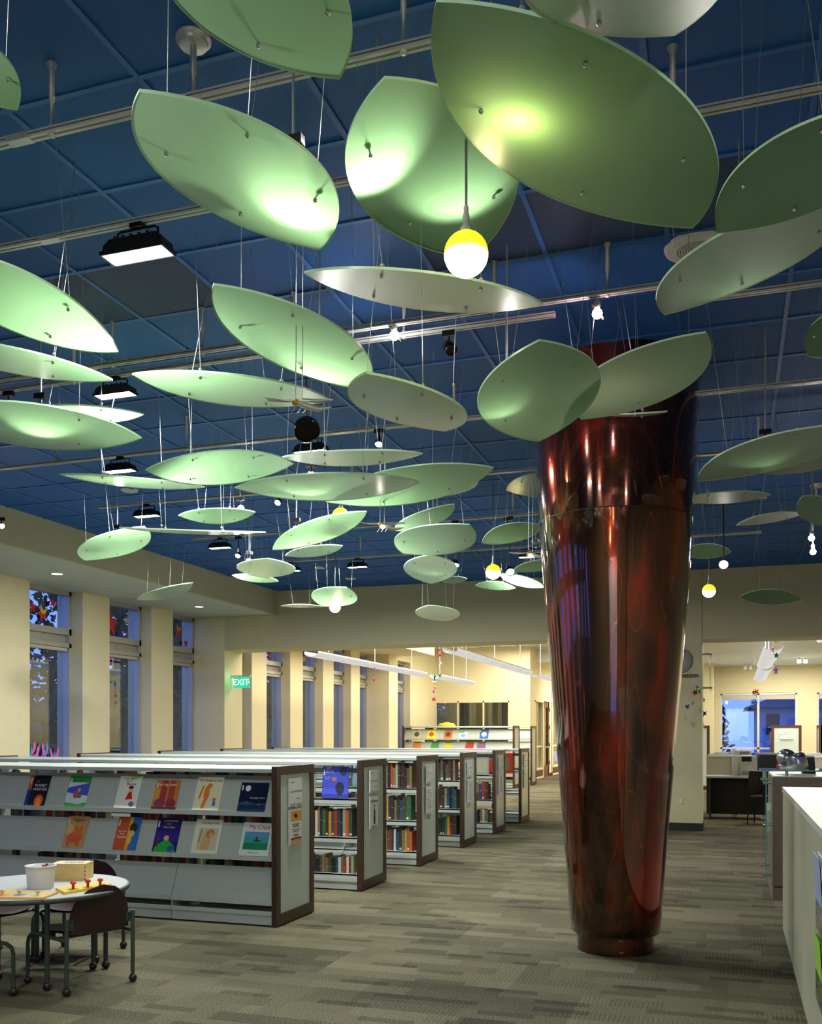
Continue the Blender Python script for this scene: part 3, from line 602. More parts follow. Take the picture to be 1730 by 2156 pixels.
# ------------------------------------------------------------------ green leaf panels
LV = {
1:(-1.036,1.982,3.177, 0.174,0.983,0.062, -0.048,-0.054,0.997, 0.708,0.366,0.012),
2:(-1.352,2.509,3.102, 0.097,0.995,0.029, 0.057,-0.034,0.998, 0.916,0.482,0.020),
3:(-0.943,3.078,3.341, -0.022,1.000,-0.005, -0.145,0.002,0.989, 1.065,0.556,0.026),
4:(-0.368,2.545,3.048, 0.451,0.889,-0.078, 0.149,0.011,0.989, 1.130,0.590,-0.006),
5:(-0.205,2.019,3.022, 0.201,0.929,0.312, -0.020,-0.314,0.949, 0.769,0.399,0.002),
6:(0.217,3.121,3.163, -0.697,0.717,-0.003, 0.064,0.067,0.996, 0.749,0.389,0.010),
7:(0.053,3.696,3.201, -0.635,0.773,-0.005, -0.117,-0.090,0.989, 0.994,0.517,0.006),
8:(-0.858,4.458,3.055, -0.192,0.978,-0.078, -0.146,0.050,0.988, 1.101,0.576,0.011),
9:(-0.434,4.771,3.176, -0.647,0.759,-0.073, -0.037,0.065,0.997, 1.012,0.533,-0.007),
10:(-0.593,5.451,3.243, -0.978,0.131,0.163, 0.125,-0.260,0.958, 0.528,0.273,-0.024),
11:(0.249,5.792,3.055, -0.813,0.579,-0.061, -0.040,0.048,0.998, 1.091,0.570,0.016),
12:(-2.624,3.047,3.140, 0.581,0.778,-0.238, 0.052,0.257,0.965, 0.818,0.427,0.008),
13:(-3.037,3.495,3.128, 0.775,0.627,-0.082, 0.127,-0.027,0.992, 0.860,0.446,-0.003),
14:(-3.439,4.131,3.066, 0.796,0.605,-0.022, -0.053,0.105,0.993, 1.066,0.556,-0.005),
15:(-3.731,4.876,3.397, 0.931,0.366,-0.004, 0.024,-0.048,0.999, 0.758,0.394,-0.007),
16:(-1.710,3.636,3.095, 0.260,0.959,-0.114, 0.098,0.091,0.991, 0.966,0.504,0.003),
17:(-1.177,3.502,2.726, 0.097,0.995,0.010, 0.118,-0.021,0.993, 0.729,0.424,-0.008),
18:(-1.080,3.410,3.112, 0.886,0.460,-0.060, 0.132,-0.125,0.983, 0.904,0.473,-0.011),
19:(-2.241,4.070,3.098, 0.745,0.666,0.011, 0.029,-0.048,0.998, 0.944,0.491,-0.014),
20:(-2.995,5.271,3.110, 0.806,0.578,0.125, -0.207,0.078,0.975, 0.912,0.478,-0.008),
21:(-2.165,5.385,3.127, 0.917,0.396,0.050, -0.018,-0.084,0.996, 0.847,0.441,-0.017),
22:(-2.432,5.621,3.030, 0.950,0.311,0.029, -0.036,0.017,0.999, 1.182,0.615,-0.016),
23:(-2.043,6.042,3.108, 0.994,-0.010,0.107, -0.105,0.104,0.989, 1.187,0.620,-0.007),
24:(-2.302,7.994,3.583, 0.935,-0.351,0.061, -0.042,0.062,0.997, 0.571,0.291,0.004),
25:(-1.497,7.970,3.541, 0.934,-0.356,-0.037, 0.144,0.277,0.950, 0.734,0.380,-0.003),
26:(-3.712,5.389,3.109, 0.850,0.526,-0.031, 0.086,-0.080,0.993, 0.913,0.475,-0.011),
27:(-3.913,6.813,3.207, 0.953,0.300,0.043, -0.088,0.138,0.987, 0.618,0.325,-0.020),
28:(-5.044,7.038,3.086, 0.896,-0.412,0.164, -0.160,0.045,0.986, 0.990,0.521,-0.010),
29:(-4.004,6.608,3.045, 0.888,0.461,-0.000, 0.071,-0.136,0.988, 1.123,0.583,-0.017),
30:(-6.400,9.927,3.132, 0.978,-0.065,0.196, -0.194,0.035,0.980, 0.815,0.427,-0.024),
31:(-3.185,7.173,3.111, 0.960,-0.110,0.256, -0.247,0.085,0.965, 0.913,0.477,-0.001),
32:(-3.811,8.466,3.216, 0.995,-0.017,0.097, -0.095,0.097,0.991, 0.612,0.317,-0.006),
33:(-2.521,7.922,3.317, 0.894,-0.409,0.185, -0.171,0.070,0.983, 0.700,0.366,-0.014),
34:(-2.330,7.584,3.056, 0.731,-0.681,0.040, 0.085,0.150,0.985, 1.101,0.583,-0.008),
35:(-2.792,8.970,3.078, 0.274,-0.955,0.112, -0.017,0.112,0.994, 1.007,0.525,0.016),
36:(-3.237,11.369,3.352, 0.999,-0.025,0.030, -0.021,0.329,0.944, 0.340,0.177,0.000),
37:(-3.703,12.216,3.056, -0.093,0.993,-0.073, -0.033,0.070,0.997, 1.104,0.578,0.001),
38:(-4.481,10.545,3.085, 0.632,-0.770,0.094, 0.088,0.192,0.978, 1.000,0.522,0.001),
39:(-5.656,12.158,3.231, 0.947,0.320,-0.011, 0.004,0.024,1.000, 0.575,0.299,0.006),
40:(-4.276,8.382,3.063, -0.488,0.873,-0.005, 0.020,0.016,1.000, 1.077,0.564,0.001),
41:(-5.183,9.897,3.244, 0.718,0.694,-0.060, -0.055,0.142,0.988, 0.547,0.285,-0.000),
42:(-1.823,8.232,3.216, 0.952,-0.273,0.142, -0.054,0.305,0.951, 0.601,0.312,0.017),
43:(-2.303,10.934,3.224, 0.805,0.544,-0.237, 0.096,0.274,0.957, 0.590,0.307,-0.008),
44:(-2.728,11.417,3.263, 0.992,0.088,-0.094, 0.066,0.278,0.958, 0.495,0.259,0.017),
45:(-1.898,9.910,3.212, 0.957,-0.276,0.086, -0.040,0.166,0.985, 0.622,0.323,0.005),
46:(-0.042,7.466,3.210, 0.998,0.057,-0.008, 0.006,0.032,0.999, 0.627,0.326,-0.002),
47:(0.301,8.446,3.242, 0.961,-0.265,0.075, -0.064,0.052,0.997, 0.549,0.285,0.008),
48:(0.688,8.055,3.179, 0.514,0.835,-0.197, -0.011,0.236,0.972, 0.710,0.363,0.003),
49:(0.465,12.822,3.170, 0.995,0.057,-0.086, 0.058,0.384,0.922, 0.724,0.381,0.014),
50:(-0.244,9.955,3.271, 0.985,0.170,-0.029, -0.043,0.405,0.913, 0.485,0.256,0.009),
52:(0.032,6.187,3.141, 0.918,-0.396,0.014, 0.004,0.045,0.999, 0.344,0.177,-0.005),
53:(0.450,6.669,3.205, 0.987,-0.148,0.068, -0.058,0.072,0.996, 0.637,0.332,-0.008),
54:(0.467,4.701,3.262, -0.490,0.871,-0.041, 0.363,0.247,0.898, 0.505,0.256,-0.007),
55:(-2.003,2.154,3.326, -0.093,0.995,0.039, -0.184,-0.056,0.981, 0.384,0.193,0.004),
}
LL = {1: 'bright green panel cut by the top edge left of centre', 2: 'large green panel at upper left with a pale lit right half', 3: 'pale panel behind the upper yellow globe pendant, brightly lit on its left edge',
4: 'largest olive green panel with a soft yellow glow, top centre right', 5: 'green panel cut by the top edge at right', 6: 'dark grey green panel at the right edge, upper of the overlapping two',
7: 'grey green panel at the right edge, lower of the overlapping two', 8: 'rounded pale green panel directly left above the column', 9: 'dark green panel over the right side of the column top',
10: 'small dark green panel peeking out under the one over the column top', 11: 'long bright green panel at the right edge beside the column', 12: 'pale green panel at the left edge, topmost of the stack there',
13: 'thin bright green panel at the left edge below the large pale one', 14: 'white lit panel at the left edge, lowest of the stack there', 15: 'narrow green panel hidden behind the white lit one at the left edge',
16: 'green panel in the centre left whose lower end is brightly lit', 17: 'small green panel touching the lower tip of the brightly lit centre one', 18: 'long pale panel right under the upper yellow globe pendant',
19: 'long dull green panel behind the dragonfly ornament', 20: 'dull green rounded panel left of the black dome spotlight', 21: 'slim panel with a yellow tint right below the black dome spotlight',
22: 'long panel with a white glow left of centre, over a darker one', 23: 'long darker green panel overlapped by the glowing long one', 24: 'small pale panel tip showing below the long darker panel',
25: 'dull green panel half hidden behind the left edge of the column', 26: 'very slim long panel under the third flood fixture at left', 27: 'small panel with a white lit right end near the starburst at left',
28: 'bright green rounded panel against the khaki fascia at left', 29: 'panel seen exactly edge on, a thin line at left', 30: 'small slim green panel in front of the window soffit',
31: 'rising green panel with a white glow and yellow tint, centre left', 32: 'dim slim panel under the rising panel with the yellow tint', 33: 'dim rising panel right of centre above the rounded one',
34: 'rounded mid green panel above the white glowing one near centre', 35: 'small round panel with a white glow, just above the far wall', 36: 'tiny panel peeking out behind the small round glowing one',
37: 'lowest small pale panel alone in front of the far wall', 38: 'small green panel behind the lowest yellow globe at left', 39: 'tiny panel seen edge on left of the lowest yellow globe',
40: 'small white lit panel right below the left starburst', 41: 'dim slim panel just below the small white lit one', 42: 'pale shining panel left of the column beside the pendant cord',
43: 'slim pale panel right of the middle yellow globe', 44: 'dim slim panel below the middle yellow globe', 45: 'green panel touching the left side of the column low down',
46: 'slim pale panel right of the column under the track end', 47: 'slim rising panel right of the column, lower than the bright one', 48: 'grey green round panel at the right edge near the twin lamps',
49: 'dim green panel hanging in front of the khaki wall at right', 50: 'dim panel right of the column behind the small black spotlight', 52: 'small yellowish panel tip behind the long bright one right of the column',
53: 'grey pale panel tucked under the long bright one at the right edge', 54: 'bright green panel tip at the right edge, middle height', 55: 'green panel tip in the upper left corner'}
LEAFTOP = thin_glass('clear_acrylic_face', (0.97, 0.99, 0.97), 0.0, 0.25)
def leaf(n, d):
    c = Vector(d[0:3]); ux = Vector(d[3:6]).normalized(); uz = Vector(d[6:9]).normalized(); uz = (uz - ux * uz.dot(ux)).normalized(); uy = uz.cross(ux)
    L, Wd, s_ = d[9:12]; R3 = Matrix((ux, uy, uz)).transposed(); M = Matrix.Translation(c) @ R3.to_4x4()
    t = empty('leaf_panel'); t.matrix_world = M; tag(t, LL[n], 'ceiling panel', 'green leaf panels hung under the ceiling')
    R = ((L / 2) ** 2 + (Wd / 2) ** 2) / Wd; nx, ny = 44, 10; th = 0.0045
    def P(i, j, o):
        a = -math.pi / 2 + math.pi * i / nx; x = L / 2 * math.sin(a); h = max(0.0, math.sqrt(max(R * R - x * x, 0)) - (R - Wd / 2)); y = h * (2 * j / ny - 1)
        return (x, y, -s_ * (x / (L / 2)) ** 2 + o)
    m = MB(); W1 = ny + 1
    top = [P(i, j, th) for i in range(nx + 1) for j in range(W1)]; bot = [P(i, j, -th) for i in range(nx + 1) for j in range(W1)]
    q = [(i * W1 + j, (i + 1) * W1 + j, (i + 1) * W1 + j + 1, i * W1 + j + 1) for i in range(nx) for j in range(ny)]
    m.add([P(i, j, 0) for i in range(nx + 1) for j in range(W1)], [tuple(reversed(z)) for z in q], 0, True)              # frosted core between two clear faces
    m.add(top, q, 1, True); m.add(bot, [tuple(reversed(z)) for z in q], 1, True); m.build('panel_sheet', [LEAF, LEAFTOP], t)
    e = MB()
    for j in (0, ny):
        vs = [P(i, j, th) for i in range(nx + 1)] + [P(i, j, -th) for i in range(nx + 1)]
        e.add(vs, [(i, i + 1, nx + 2 + i, nx + 1 + i) for i in range(nx)], 0, True)
    e.build('cut_edge', LEAFE, t)
    Mi = M.inverted(); rnd = random.Random(n * 7 + 1)
    for sx in (-1, 1):
        for sy in (-1, 1):
            bx, by = sx * 0.40 * L / 2 * 1.0, sy * 0.56 * Wd / 2; bz = -s_ * 0.16
            b = MB().ball((bx, by, bz - th - 0.003), 0.0065, 8).tube([(bx, by, bz - th), (bx, by, bz + 0.022)], 0.003, 6); b.lathe([(0.004, 0.022), (0.009, 0.026), (0.009, 0.034), (0.004, 0.038)], (bx, by, bz), 8)
            b.build('standoff_bolt', STEEL, t)
            pw = M @ Vector((bx, by, bz + 0.03)); dirx = rnd.uniform(-0.12, 0.12); diry = rnd.uniform(-0.10, 0.10)
            pt = Vector((pw.x + dirx, pw.y + diry, CZ - 0.009))
            if XB + 0.03 < pt.x: MB().tube([Mi @ pw, Mi @ pt], 0.00125, 5, cap=False).build('suspension_wire', WIRE, t)
    return M
LM = {n: leaf(n, d) for n, d in LV.items()}

# ------------------------------------------------------------------ spotlights; unseen heads are added above panels for hot spots
CANL = glow('spot_lamp_face', (1.0, 0.97, 0.92), 30.0)
def aim_matrix(p, target):
    return Matrix.Translation(p) @ (Vector(target) - Vector(p)).to_track_quat('-Z', 'Y').to_matrix().to_4x4()
def track_head(X, Y, target, label, W_=None, angle=70, col_=(1, 0.97, 0.90), z=TZ, drop=0.07, lit=True, r=0.03, cat='spotlight', group='small spotlights on the tracks', to_ceiling=False):
    t = empty('track_spotlight', (X, Y, z - 0.011), 0, label, cat, group)
    MB().box((-0.035, -0.016, -0.03), (0.035, 0.016, 0.0)).build('track_adapter', BLK, t)
    MB().tube([(0, 0, -0.03), (0, 0, -drop)], 0.006, 8).build('stem', BLK, t)
    if to_ceiling: MB().tube([(0, 0, -0.01), (0, 0, CZ - 0.008 - z + 0.011)], 0.005, 8).build('ceiling_rod', SILV, t)
    p = Vector((0, 0, -drop - 0.02)); tl = Vector(target) - t.location
    A = aim_matrix(p, tl)
    m = MB(A).lathe([(0.001, 0.045), (r * 0.55, 0.042), (r * 0.9, 0.02), (r, 0.0), (r, -0.035), (r * 0.93, -0.04), (r * 0.9, -0.02)], n=20, cap=False); m.build('lamp_housing', BLKG, t)
    MB(A).lathe([(0.001, -0.025), (r * 0.9, -0.025)], n=20, cap=False).build('lamp_face', CANL if lit else BLKG, t)
    if lit:
        q = lamp('spot_lamp', 'SPOT', (0, 0, 0), W_ or SPOT_W, col_, 0.02, None, t, None, angle, 0.7)
        q.matrix_local = A @ Matrix.Translation((0, 0, -0.045))
    return t
def leafpt(n, px, py_):
    M = LM[n]; o = Vector((0, 0, CAMZ)); v = ray(px, py_); nn = M.to_3x3() @ Vector((0, 0, 1)); k = nn.dot(M.translation - o) / nn.dot(v); return o + v * k
HOT = 1.0
hot = [(2, 655, 420, 3.55, 0), (3, 745, 330, 2.92, 0), (14, 90, 885, 4.87, -.2), (103, 960, 400, 2.92, 0), (16, 690, 765, 3.55, 0.1), (22, 640, 1020, 6.50, -.5), (31, 605, 1128, 7.93, 0),
       (8, 1040, 850, 4.87, -0.4), (27, 525, 1085, 7.93, -.6), (35, 915, 1190, 9.55, 0.2), (40, 510, 1195, 7.93, -.1), (11, 1600, 960, 6.50, 0), (42, 1065, 1125, 7.93, .3), (7, 1550, 590, 3.55, 0.3), (28, 250, 1140, 6.5, -.6)]
nm = {2: 'aimed at the upper left panel with the pale half', 3: 'aimed at the pale panel behind the upper globe', 12: 'above the topmost panel at the left edge', 14: 'above the white lit panel at the left edge',
      16: 'above the centre left panel with the bright end', 22: 'above the long panel with the white glow', 31: 'above the rising panel with the yellow tint', 8: 'above the rounded panel left of the column',
      18: 'above the long pale panel under the upper globe', 27: 'above the small panel near the left starburst', 35: 'above the small round glowing panel', 40: 'above the small white lit panel', 11: 'above the long bright panel right of the column',
      42: 'above the shining panel left of the column', 7: 'above the overlapping grey green panels at right', 28: 'above the rounded panel before the khaki fascia'}
pw_ = {2: 30, 3: 46, 12: 16, 14: 34, 16: 36, 22: 34, 31: 28, 8: 9, 18: 8, 27: 14, 35: 14, 40: 16, 11: 4, 42: 6, 7: 2, 28: 3}
nm[103] = 'above the lower half of the pale panel behind the upper globe'; pw_[103] = 16
for n, px, py_, Y, dx in hot:
    W_, nn_ = pw_[n], nm[n]; n %= 100
    p = leafpt(n, px, py_); v = ray(px, py_)
    dz = 0.24 if py_ < 800 else 0.16; W_ *= 1.0 if py_ < 800 else 0.55; k = min(0.6 * dz / v.z, 0.5); q = p + v * k + (LM[n].translation - p) * 0.30; q.z = p.z + dz          # unseen head added above its panel for a hot spot
    track_head(q.x, q.y, p + Vector((0, 0, 0.0)), 'added hidden spotlight ' + nn_, W_ * HOT, 84, z=q.z + 0.1, to_ceiling=True)
# visible heads
def trk(px, Y): v = ray(px, 1000); return v.x / v.y * Y
track_head(trk(945, 5.03), 5.03, (-0.3, 4.0, 2.0), 'unlit black track spotlight under the mid air track end', lit=False, r=0.034)
track_head(trk(798, 6.50), 6.50, (-2.0, 4.5, 1.0), 'small black track spotlight throwing violet light on the ceiling', 14, 70)
lamp('violet_spill', 'SPOT', (trk(800, 6.5), 6.55, 3.72), 2.2, (0.35, 0.15, 1.0), 0.01, None, None, (trk(800, 6.5) + 0.25, 6.9, 3.92), 120, 0.8)
for px, Y, z_, lb in [(586, 7.93, None, 'bright small lamp on a drop stem, starburst left of the long overlapping panels'), (502, 9.55, None, 'bright small lamp beside the left flood fixture')]:
    zz = at(px, 1053 if px == 586 else 1168, Y=Y).z
    track_head(trk(px, Y), Y, (trk(px, Y) + 0.5, Y - 3.5, 1.2), lb, 16, 80, drop=max(0.06, TZ - zz - 0.03))
zz = at(3, 1108, Y=8.2).z
track_head(trk(3, 8.2), 8.2, (-3.0, 5.0, 1.2), 'bright lamp cut by the left picture edge above the fascia', 16, 80, drop=0.06, z=zz + 0.1)
track_head(trk(1523, 9.55), 9.55, (-0.1, 6.0, 1.4), 'black track spotlight on a long black stem right of the column', 16, 80, drop=TZ - at(1523, 1180, Y=9.55).z, r=0.045)
track_head(trk(1073, 9.55), 9.55, (-1.0, 7.0, 1.0), 'black track spotlight on a long stem just left of the column', 16, 80, drop=TZ - at(1073, 1195, Y=9.55).z, r=0.045)
track_head(trk(958, 9.55), 9.55, (-2.0, 8.0, 1.0), 'black track spotlight behind the rounded panels near centre', 10, 80, drop=TZ - at(958, 1180, Y=9.55).z, r=0.04)
track_head(trk(645, 5.03), 5.03, (-2.0, 4.6, 2.6), 'big black dome spotlight on a black pole under the dragonfly', lit=False, drop=TZ - at(645, 890, Y=5.03).z, r=0.075)
track_head(trk(18, 5.03), 5.03, (-3.6, 4.4, 2.4), 'black spotlight at the left edge between two green panels', lit=False, r=0.035)
# glass discs with lamps on silver stems
def silver_lamp(p, ztrack, label, colr, disc=True, W_=14):
    t = empty('halogen_spotlight', p, 0, label, 'spotlight', 'small halogen lamps on silver stems')
    MB().tube([(0, 0, 0.03), (0, 0, ztrack - p.z)], 0.006, 10).build('stem', SILV, t); MB().lathe([(0.013, 0.02), (0.016, 0.03), (0.016, 0.05), (0.008, 0.06)], n=14).build('socket', SILV, t)
    if disc: MB(Matrix.Rotation(0.9, 4, 'Y')).lathe([(0.001, 0.006), (0.05, 0.0), (0.05, 0.003), (0.001, 0.010)], n=24, cap=False).build('glass_shade', mat('tinted_glass_shade', srgb(190, 150, 150), 0.1, trans=0.5), t)
    MB().ball((0, 0, -0.008), 0.026, 12).build('bulb', glow('halogen_bulb_%d' % int(colr[1] * 100), colr, 60), t)
    lamp('halogen_lamp', 'POINT', (0, 0, -0.05), W_ * 0.5, colr, 0.02, None, t)
silver_lamp(at(830, 703, Y=4.87), TZ, 'starburst halogen lamp on a silver stem in the middle of the ceiling', (1, 0.95, 0.95))
silver_lamp(at(1257, 657, Y=4.87), TZ, 'halogen lamp with a pinkish glow hanging under the right track', (1, 0.62, 0.72), True, 10)
silver_lamp(at(1708, 1131, Y=9.0), CZ, 'upper of the twin halogen lamps at the right edge', (1, 0.85, 0.85), False, 8)
silver_lamp(at(1711, 1160, Y=9.05), CZ, 'lower of the twin halogen lamps at the right edge', (1, 0.85, 0.85), False, 8)
# ------------------------------------------------------------------ yellow globe pendants
def pend_mat():
    m = bpy.data.materials.new('yellow_globe_glass'); m.use_nodes = True; nt = m.node_tree; b = nt.nodes['Principled BSDF']; b.inputs['Base Color'].default_value = (0.9, 0.7, 0.05, 1); b.inputs['Roughness'].default_value = 0.2
    tc = nt.nodes.new('ShaderNodeTexCoord'); sp_ = nt.nodes.new('ShaderNodeSeparateXYZ'); rp = nt.nodes.new('ShaderNodeValToRGB'); nt.links.new(tc.outputs['Generated'], sp_.inputs[0]); nt.links.new(sp_.outputs[2], rp.inputs[0])
    e = rp.color_ramp.elements; e[0].position = 0.40; e[0].color = (1, 0.93, 0.55, 1); e[1].position = 0.54; e[1].color = (0.80, 0.62, 0.01, 1)
    nt.links.new(rp.outputs[0], b.inputs['Emission Color'])
    r2 = nt.nodes.new('ShaderNodeValToRGB'); nt.links.new(sp_.outputs[2], r2.inputs[0]); r2.color_ramp.elements[0].position = 0.38; r2.color_ramp.elements[0].color = (1, 1, 1, 1); r2.color_ramp.elements[1].position = 0.52; r2.color_ramp.elements[1].color = (0.17, 0.17, 0.17, 1)
    mu = nt.nodes.new('ShaderNodeMath'); mu.operation = 'MULTIPLY'; mu.inputs[1].default_value = 8.0; nt.links.new(r2.outputs[0], mu.inputs[0]); nt.links.new(mu.outputs[0], b.inputs['Emission Strength'])
    return m
PM = pend_mat()
def pendant(p, label, r=0.071):
    t = empty('globe_pendant', p, 0, label, 'pendant lamp', 'yellow and white globe pendants')
    MB().ball((0, 0, 0), r, 28).build('globe', PM, t)
    MB().lathe([(0.02, r - 0.004), (0.019, r + 0.012), (0.011, r + 0.02), (0.011, r + 0.05), (0.008, r + 0.06), (0.008, r + 0.08)], n=16).build('socket', SILV, t)
    MB().tube([(0, 0, r + 0.07), (0, 0, CZ - p.z)], 0.0042, 8).build('drop_rod', mat('rod_grey', srgb(120, 128, 125), 0.35, 0.4, noise=0.05), t)
    lamp('pendant_lamp', 'POINT', (0, 0, -r - 0.03), PEND_W, (1.0, 0.85, 0.4), 0.05, None, t)
for px, py_, d_, lb in [(981, 535, 3.07, 'large yellow and white globe pendant under the rod at top centre'), (1038, 1204, 9.0, 'yellow and white globe pendant just left of the column'), (705, 1278, 11.9, 'smallest yellow and white globe pendant before the far wall'), (1492, 1244, 10.2, 'yellow and white globe pendant right of the column')]:
    pendant(at(px, py_, d=d_), lb)
p4 = leafpt(4, 1085, 165); pp = p4 + Vector((-0.02, 0.17, 0.15))
pendant(pp, 'globe pendant hidden above the largest olive green panel, seen as a yellow glow')
p31 = leafpt(31, 690, 1135); p31 = p31 + Vector((0.05, 0.15, 0.22)); pendant(p31, 'globe pendant hidden above the rising panel with the yellow tint')
# clear glass globe and discs beside the column
t = empty('glass_globe_lamp', at(1127, 1143, Y=9.7), 0, 'clear glass globe lamp touching the left outline of the column', 'lamp')
MB().ball((0, 0, 0), 0.05, 20).build('globe', mat('clear_globe', (0.9, 0.95, 0.95, 1), 0.03, trans=0.9), t); MB().tube([(0, 0, 0.05), (0, 0, CZ - t.location.z)], 0.005, 8).build('stem', SILV, t); MB().ball((0, 0, 0.01), 0.02, 10).build('reflector', STEEL, t)

# dragonfly ornaments
WING = mat('dragonfly_wing', srgb(205, 205, 198), 0.3, 0.4, noise=0.05)
def dragonfly(p, s_, label, lit=False, rz=0.3):
    t = empty('dragonfly_ornament', p, rz, label, 'ornament', 'metal dragonflies hung under the panels')
    MB().lathe([(0.001, -0.02 * s_), (0.016 * s_, -0.012 * s_), (0.02 * s_, 0), (0.014 * s_, 0.014 * s_), (0.001, 0.02 * s_)], n=12, cap=False).build('head', mat('amber_glass', srgb(205, 150, 60), 0.15, noise=0.05), t)
    MB().tube([(0.01 * s_, 0, 0), (0.06 * s_, 0, -0.02 * s_), (0.12 * s_, 0.01 * s_, -0.035 * s_), (0.19 * s_, 0.02 * s_, -0.02 * s_)], [0.012 * s_, 0.018 * s_, 0.014 * s_, 0.003 * s_], 10).build('body', WING, t)
    for sg, a, zz in ((-1, 2.9, 0.012), (-1, 3.3, 0.0), (1, 0.35, 0.02), (1, 0.12, 0.004)):
        L_ = 0.18 * s_; d = Vector((math.cos(a) * (1 if sg > 0 else 1), math.sin(a), 0)); n_ = Vector((-d.y, d.x, 0))
        o_ = Vector((0.02 * s_, 0, zz * s_)); pts = [o_, o_ + d * L_ * 0.5 + n_ * 0.018 * s_, o_ + d * L_ + n_ * 0.008 * s_ + Vector((0, 0, 0.012 * s_)), o_ + d * L_ - n_ * 0.008 * s_ + Vector((0, 0, 0.012 * s_)), o_ + d * L_ * 0.5 - n_ * 0.016 * s_]
        up = Vector((0, 0, 0.003)); MB().add(pts + [q + up for q in pts], [(4, 3, 2, 1, 0), (5, 6, 7, 8, 9)] + [(i, (i + 1) % 5, 5 + (i + 1) % 5, 5 + i) for i in range(5)]).build('wing', WING, t)
    for dx in (-0.012, 0.02, 0.05):
        MB().tube([(dx * s_ + 0.01, 0, -0.01 * s_), (dx * s_, 0.012 * s_, -0.04 * s_), (dx * s_ - 0.01, 0.01 * s_, -0.055 * s_)], 0.0018 * s_, 5).build('leg', WING, t)
    for dx in (0.0, 0.035): MB().tube([(dx * s_, 0, 0.012 * s_), (dx * s_ + 0.01, 0, CZ - p.z)], 0.0022, 6).build('suspension_wire', WIRE, t)
    if lit: MB().ball((0.02 * s_, -0.01, -0.02 * s_), 0.016 * s_, 10).build('bulb', glow('dragonfly_bulb', (1, 0.9, 0.8), 25), t)
dragonfly(at(622, 847, d=3.85), 0.75, 'grey dragonfly ornament with an amber head in front of the long dull panel')
dragonfly(at(800, 1105, d=6.6), 0.85, 'dragonfly ornament holding a lit bulb below the long overlapping panels', True)
dragonfly(at(1112, 1166, d=7.6), 0.95, 'dragonfly ornament holding a lit bulb just left of the column', True, 0.0)

# ------------------------------------------------------------------ bookcases in rows
ROWY = [6.55, 8.29, 10.06, 11.84, 13.60, 15.40]; BL, BR, SEC, BD = -7.70, -3.29, 0.882, 0.66
HT = 1.215
PINW = mat('sign_holder_acrylic', srgb(210, 214, 216), 0.2, noise=0.02)
def end_panel(parent, x, y0, y1, h, side, holder=None, name='end_panel'):
    # walnut frame around a frosted pane, thickness along x
    x0, x1 = (x, x + 0.045); w = 0.065
    m = MB().box((x0, y0, 0.01), (x1, y0 + w, h)).box((x0, y1 - w, 0.01), (x1, y1, h)).box((x0, y0 + w, h - w), (x1, y1 - w, h)).box((x0, y0 + w, 0.01), (x1, y1 - w, 0.01 + w * 1.3))
    e = m.build(name, WOODD, parent)
    MB().box((x0 + 0.012, y0 + w, 0.07), (x1 - 0.012, y1 - w, h - w)).build('frosted_pane', FROST, e)
    return e
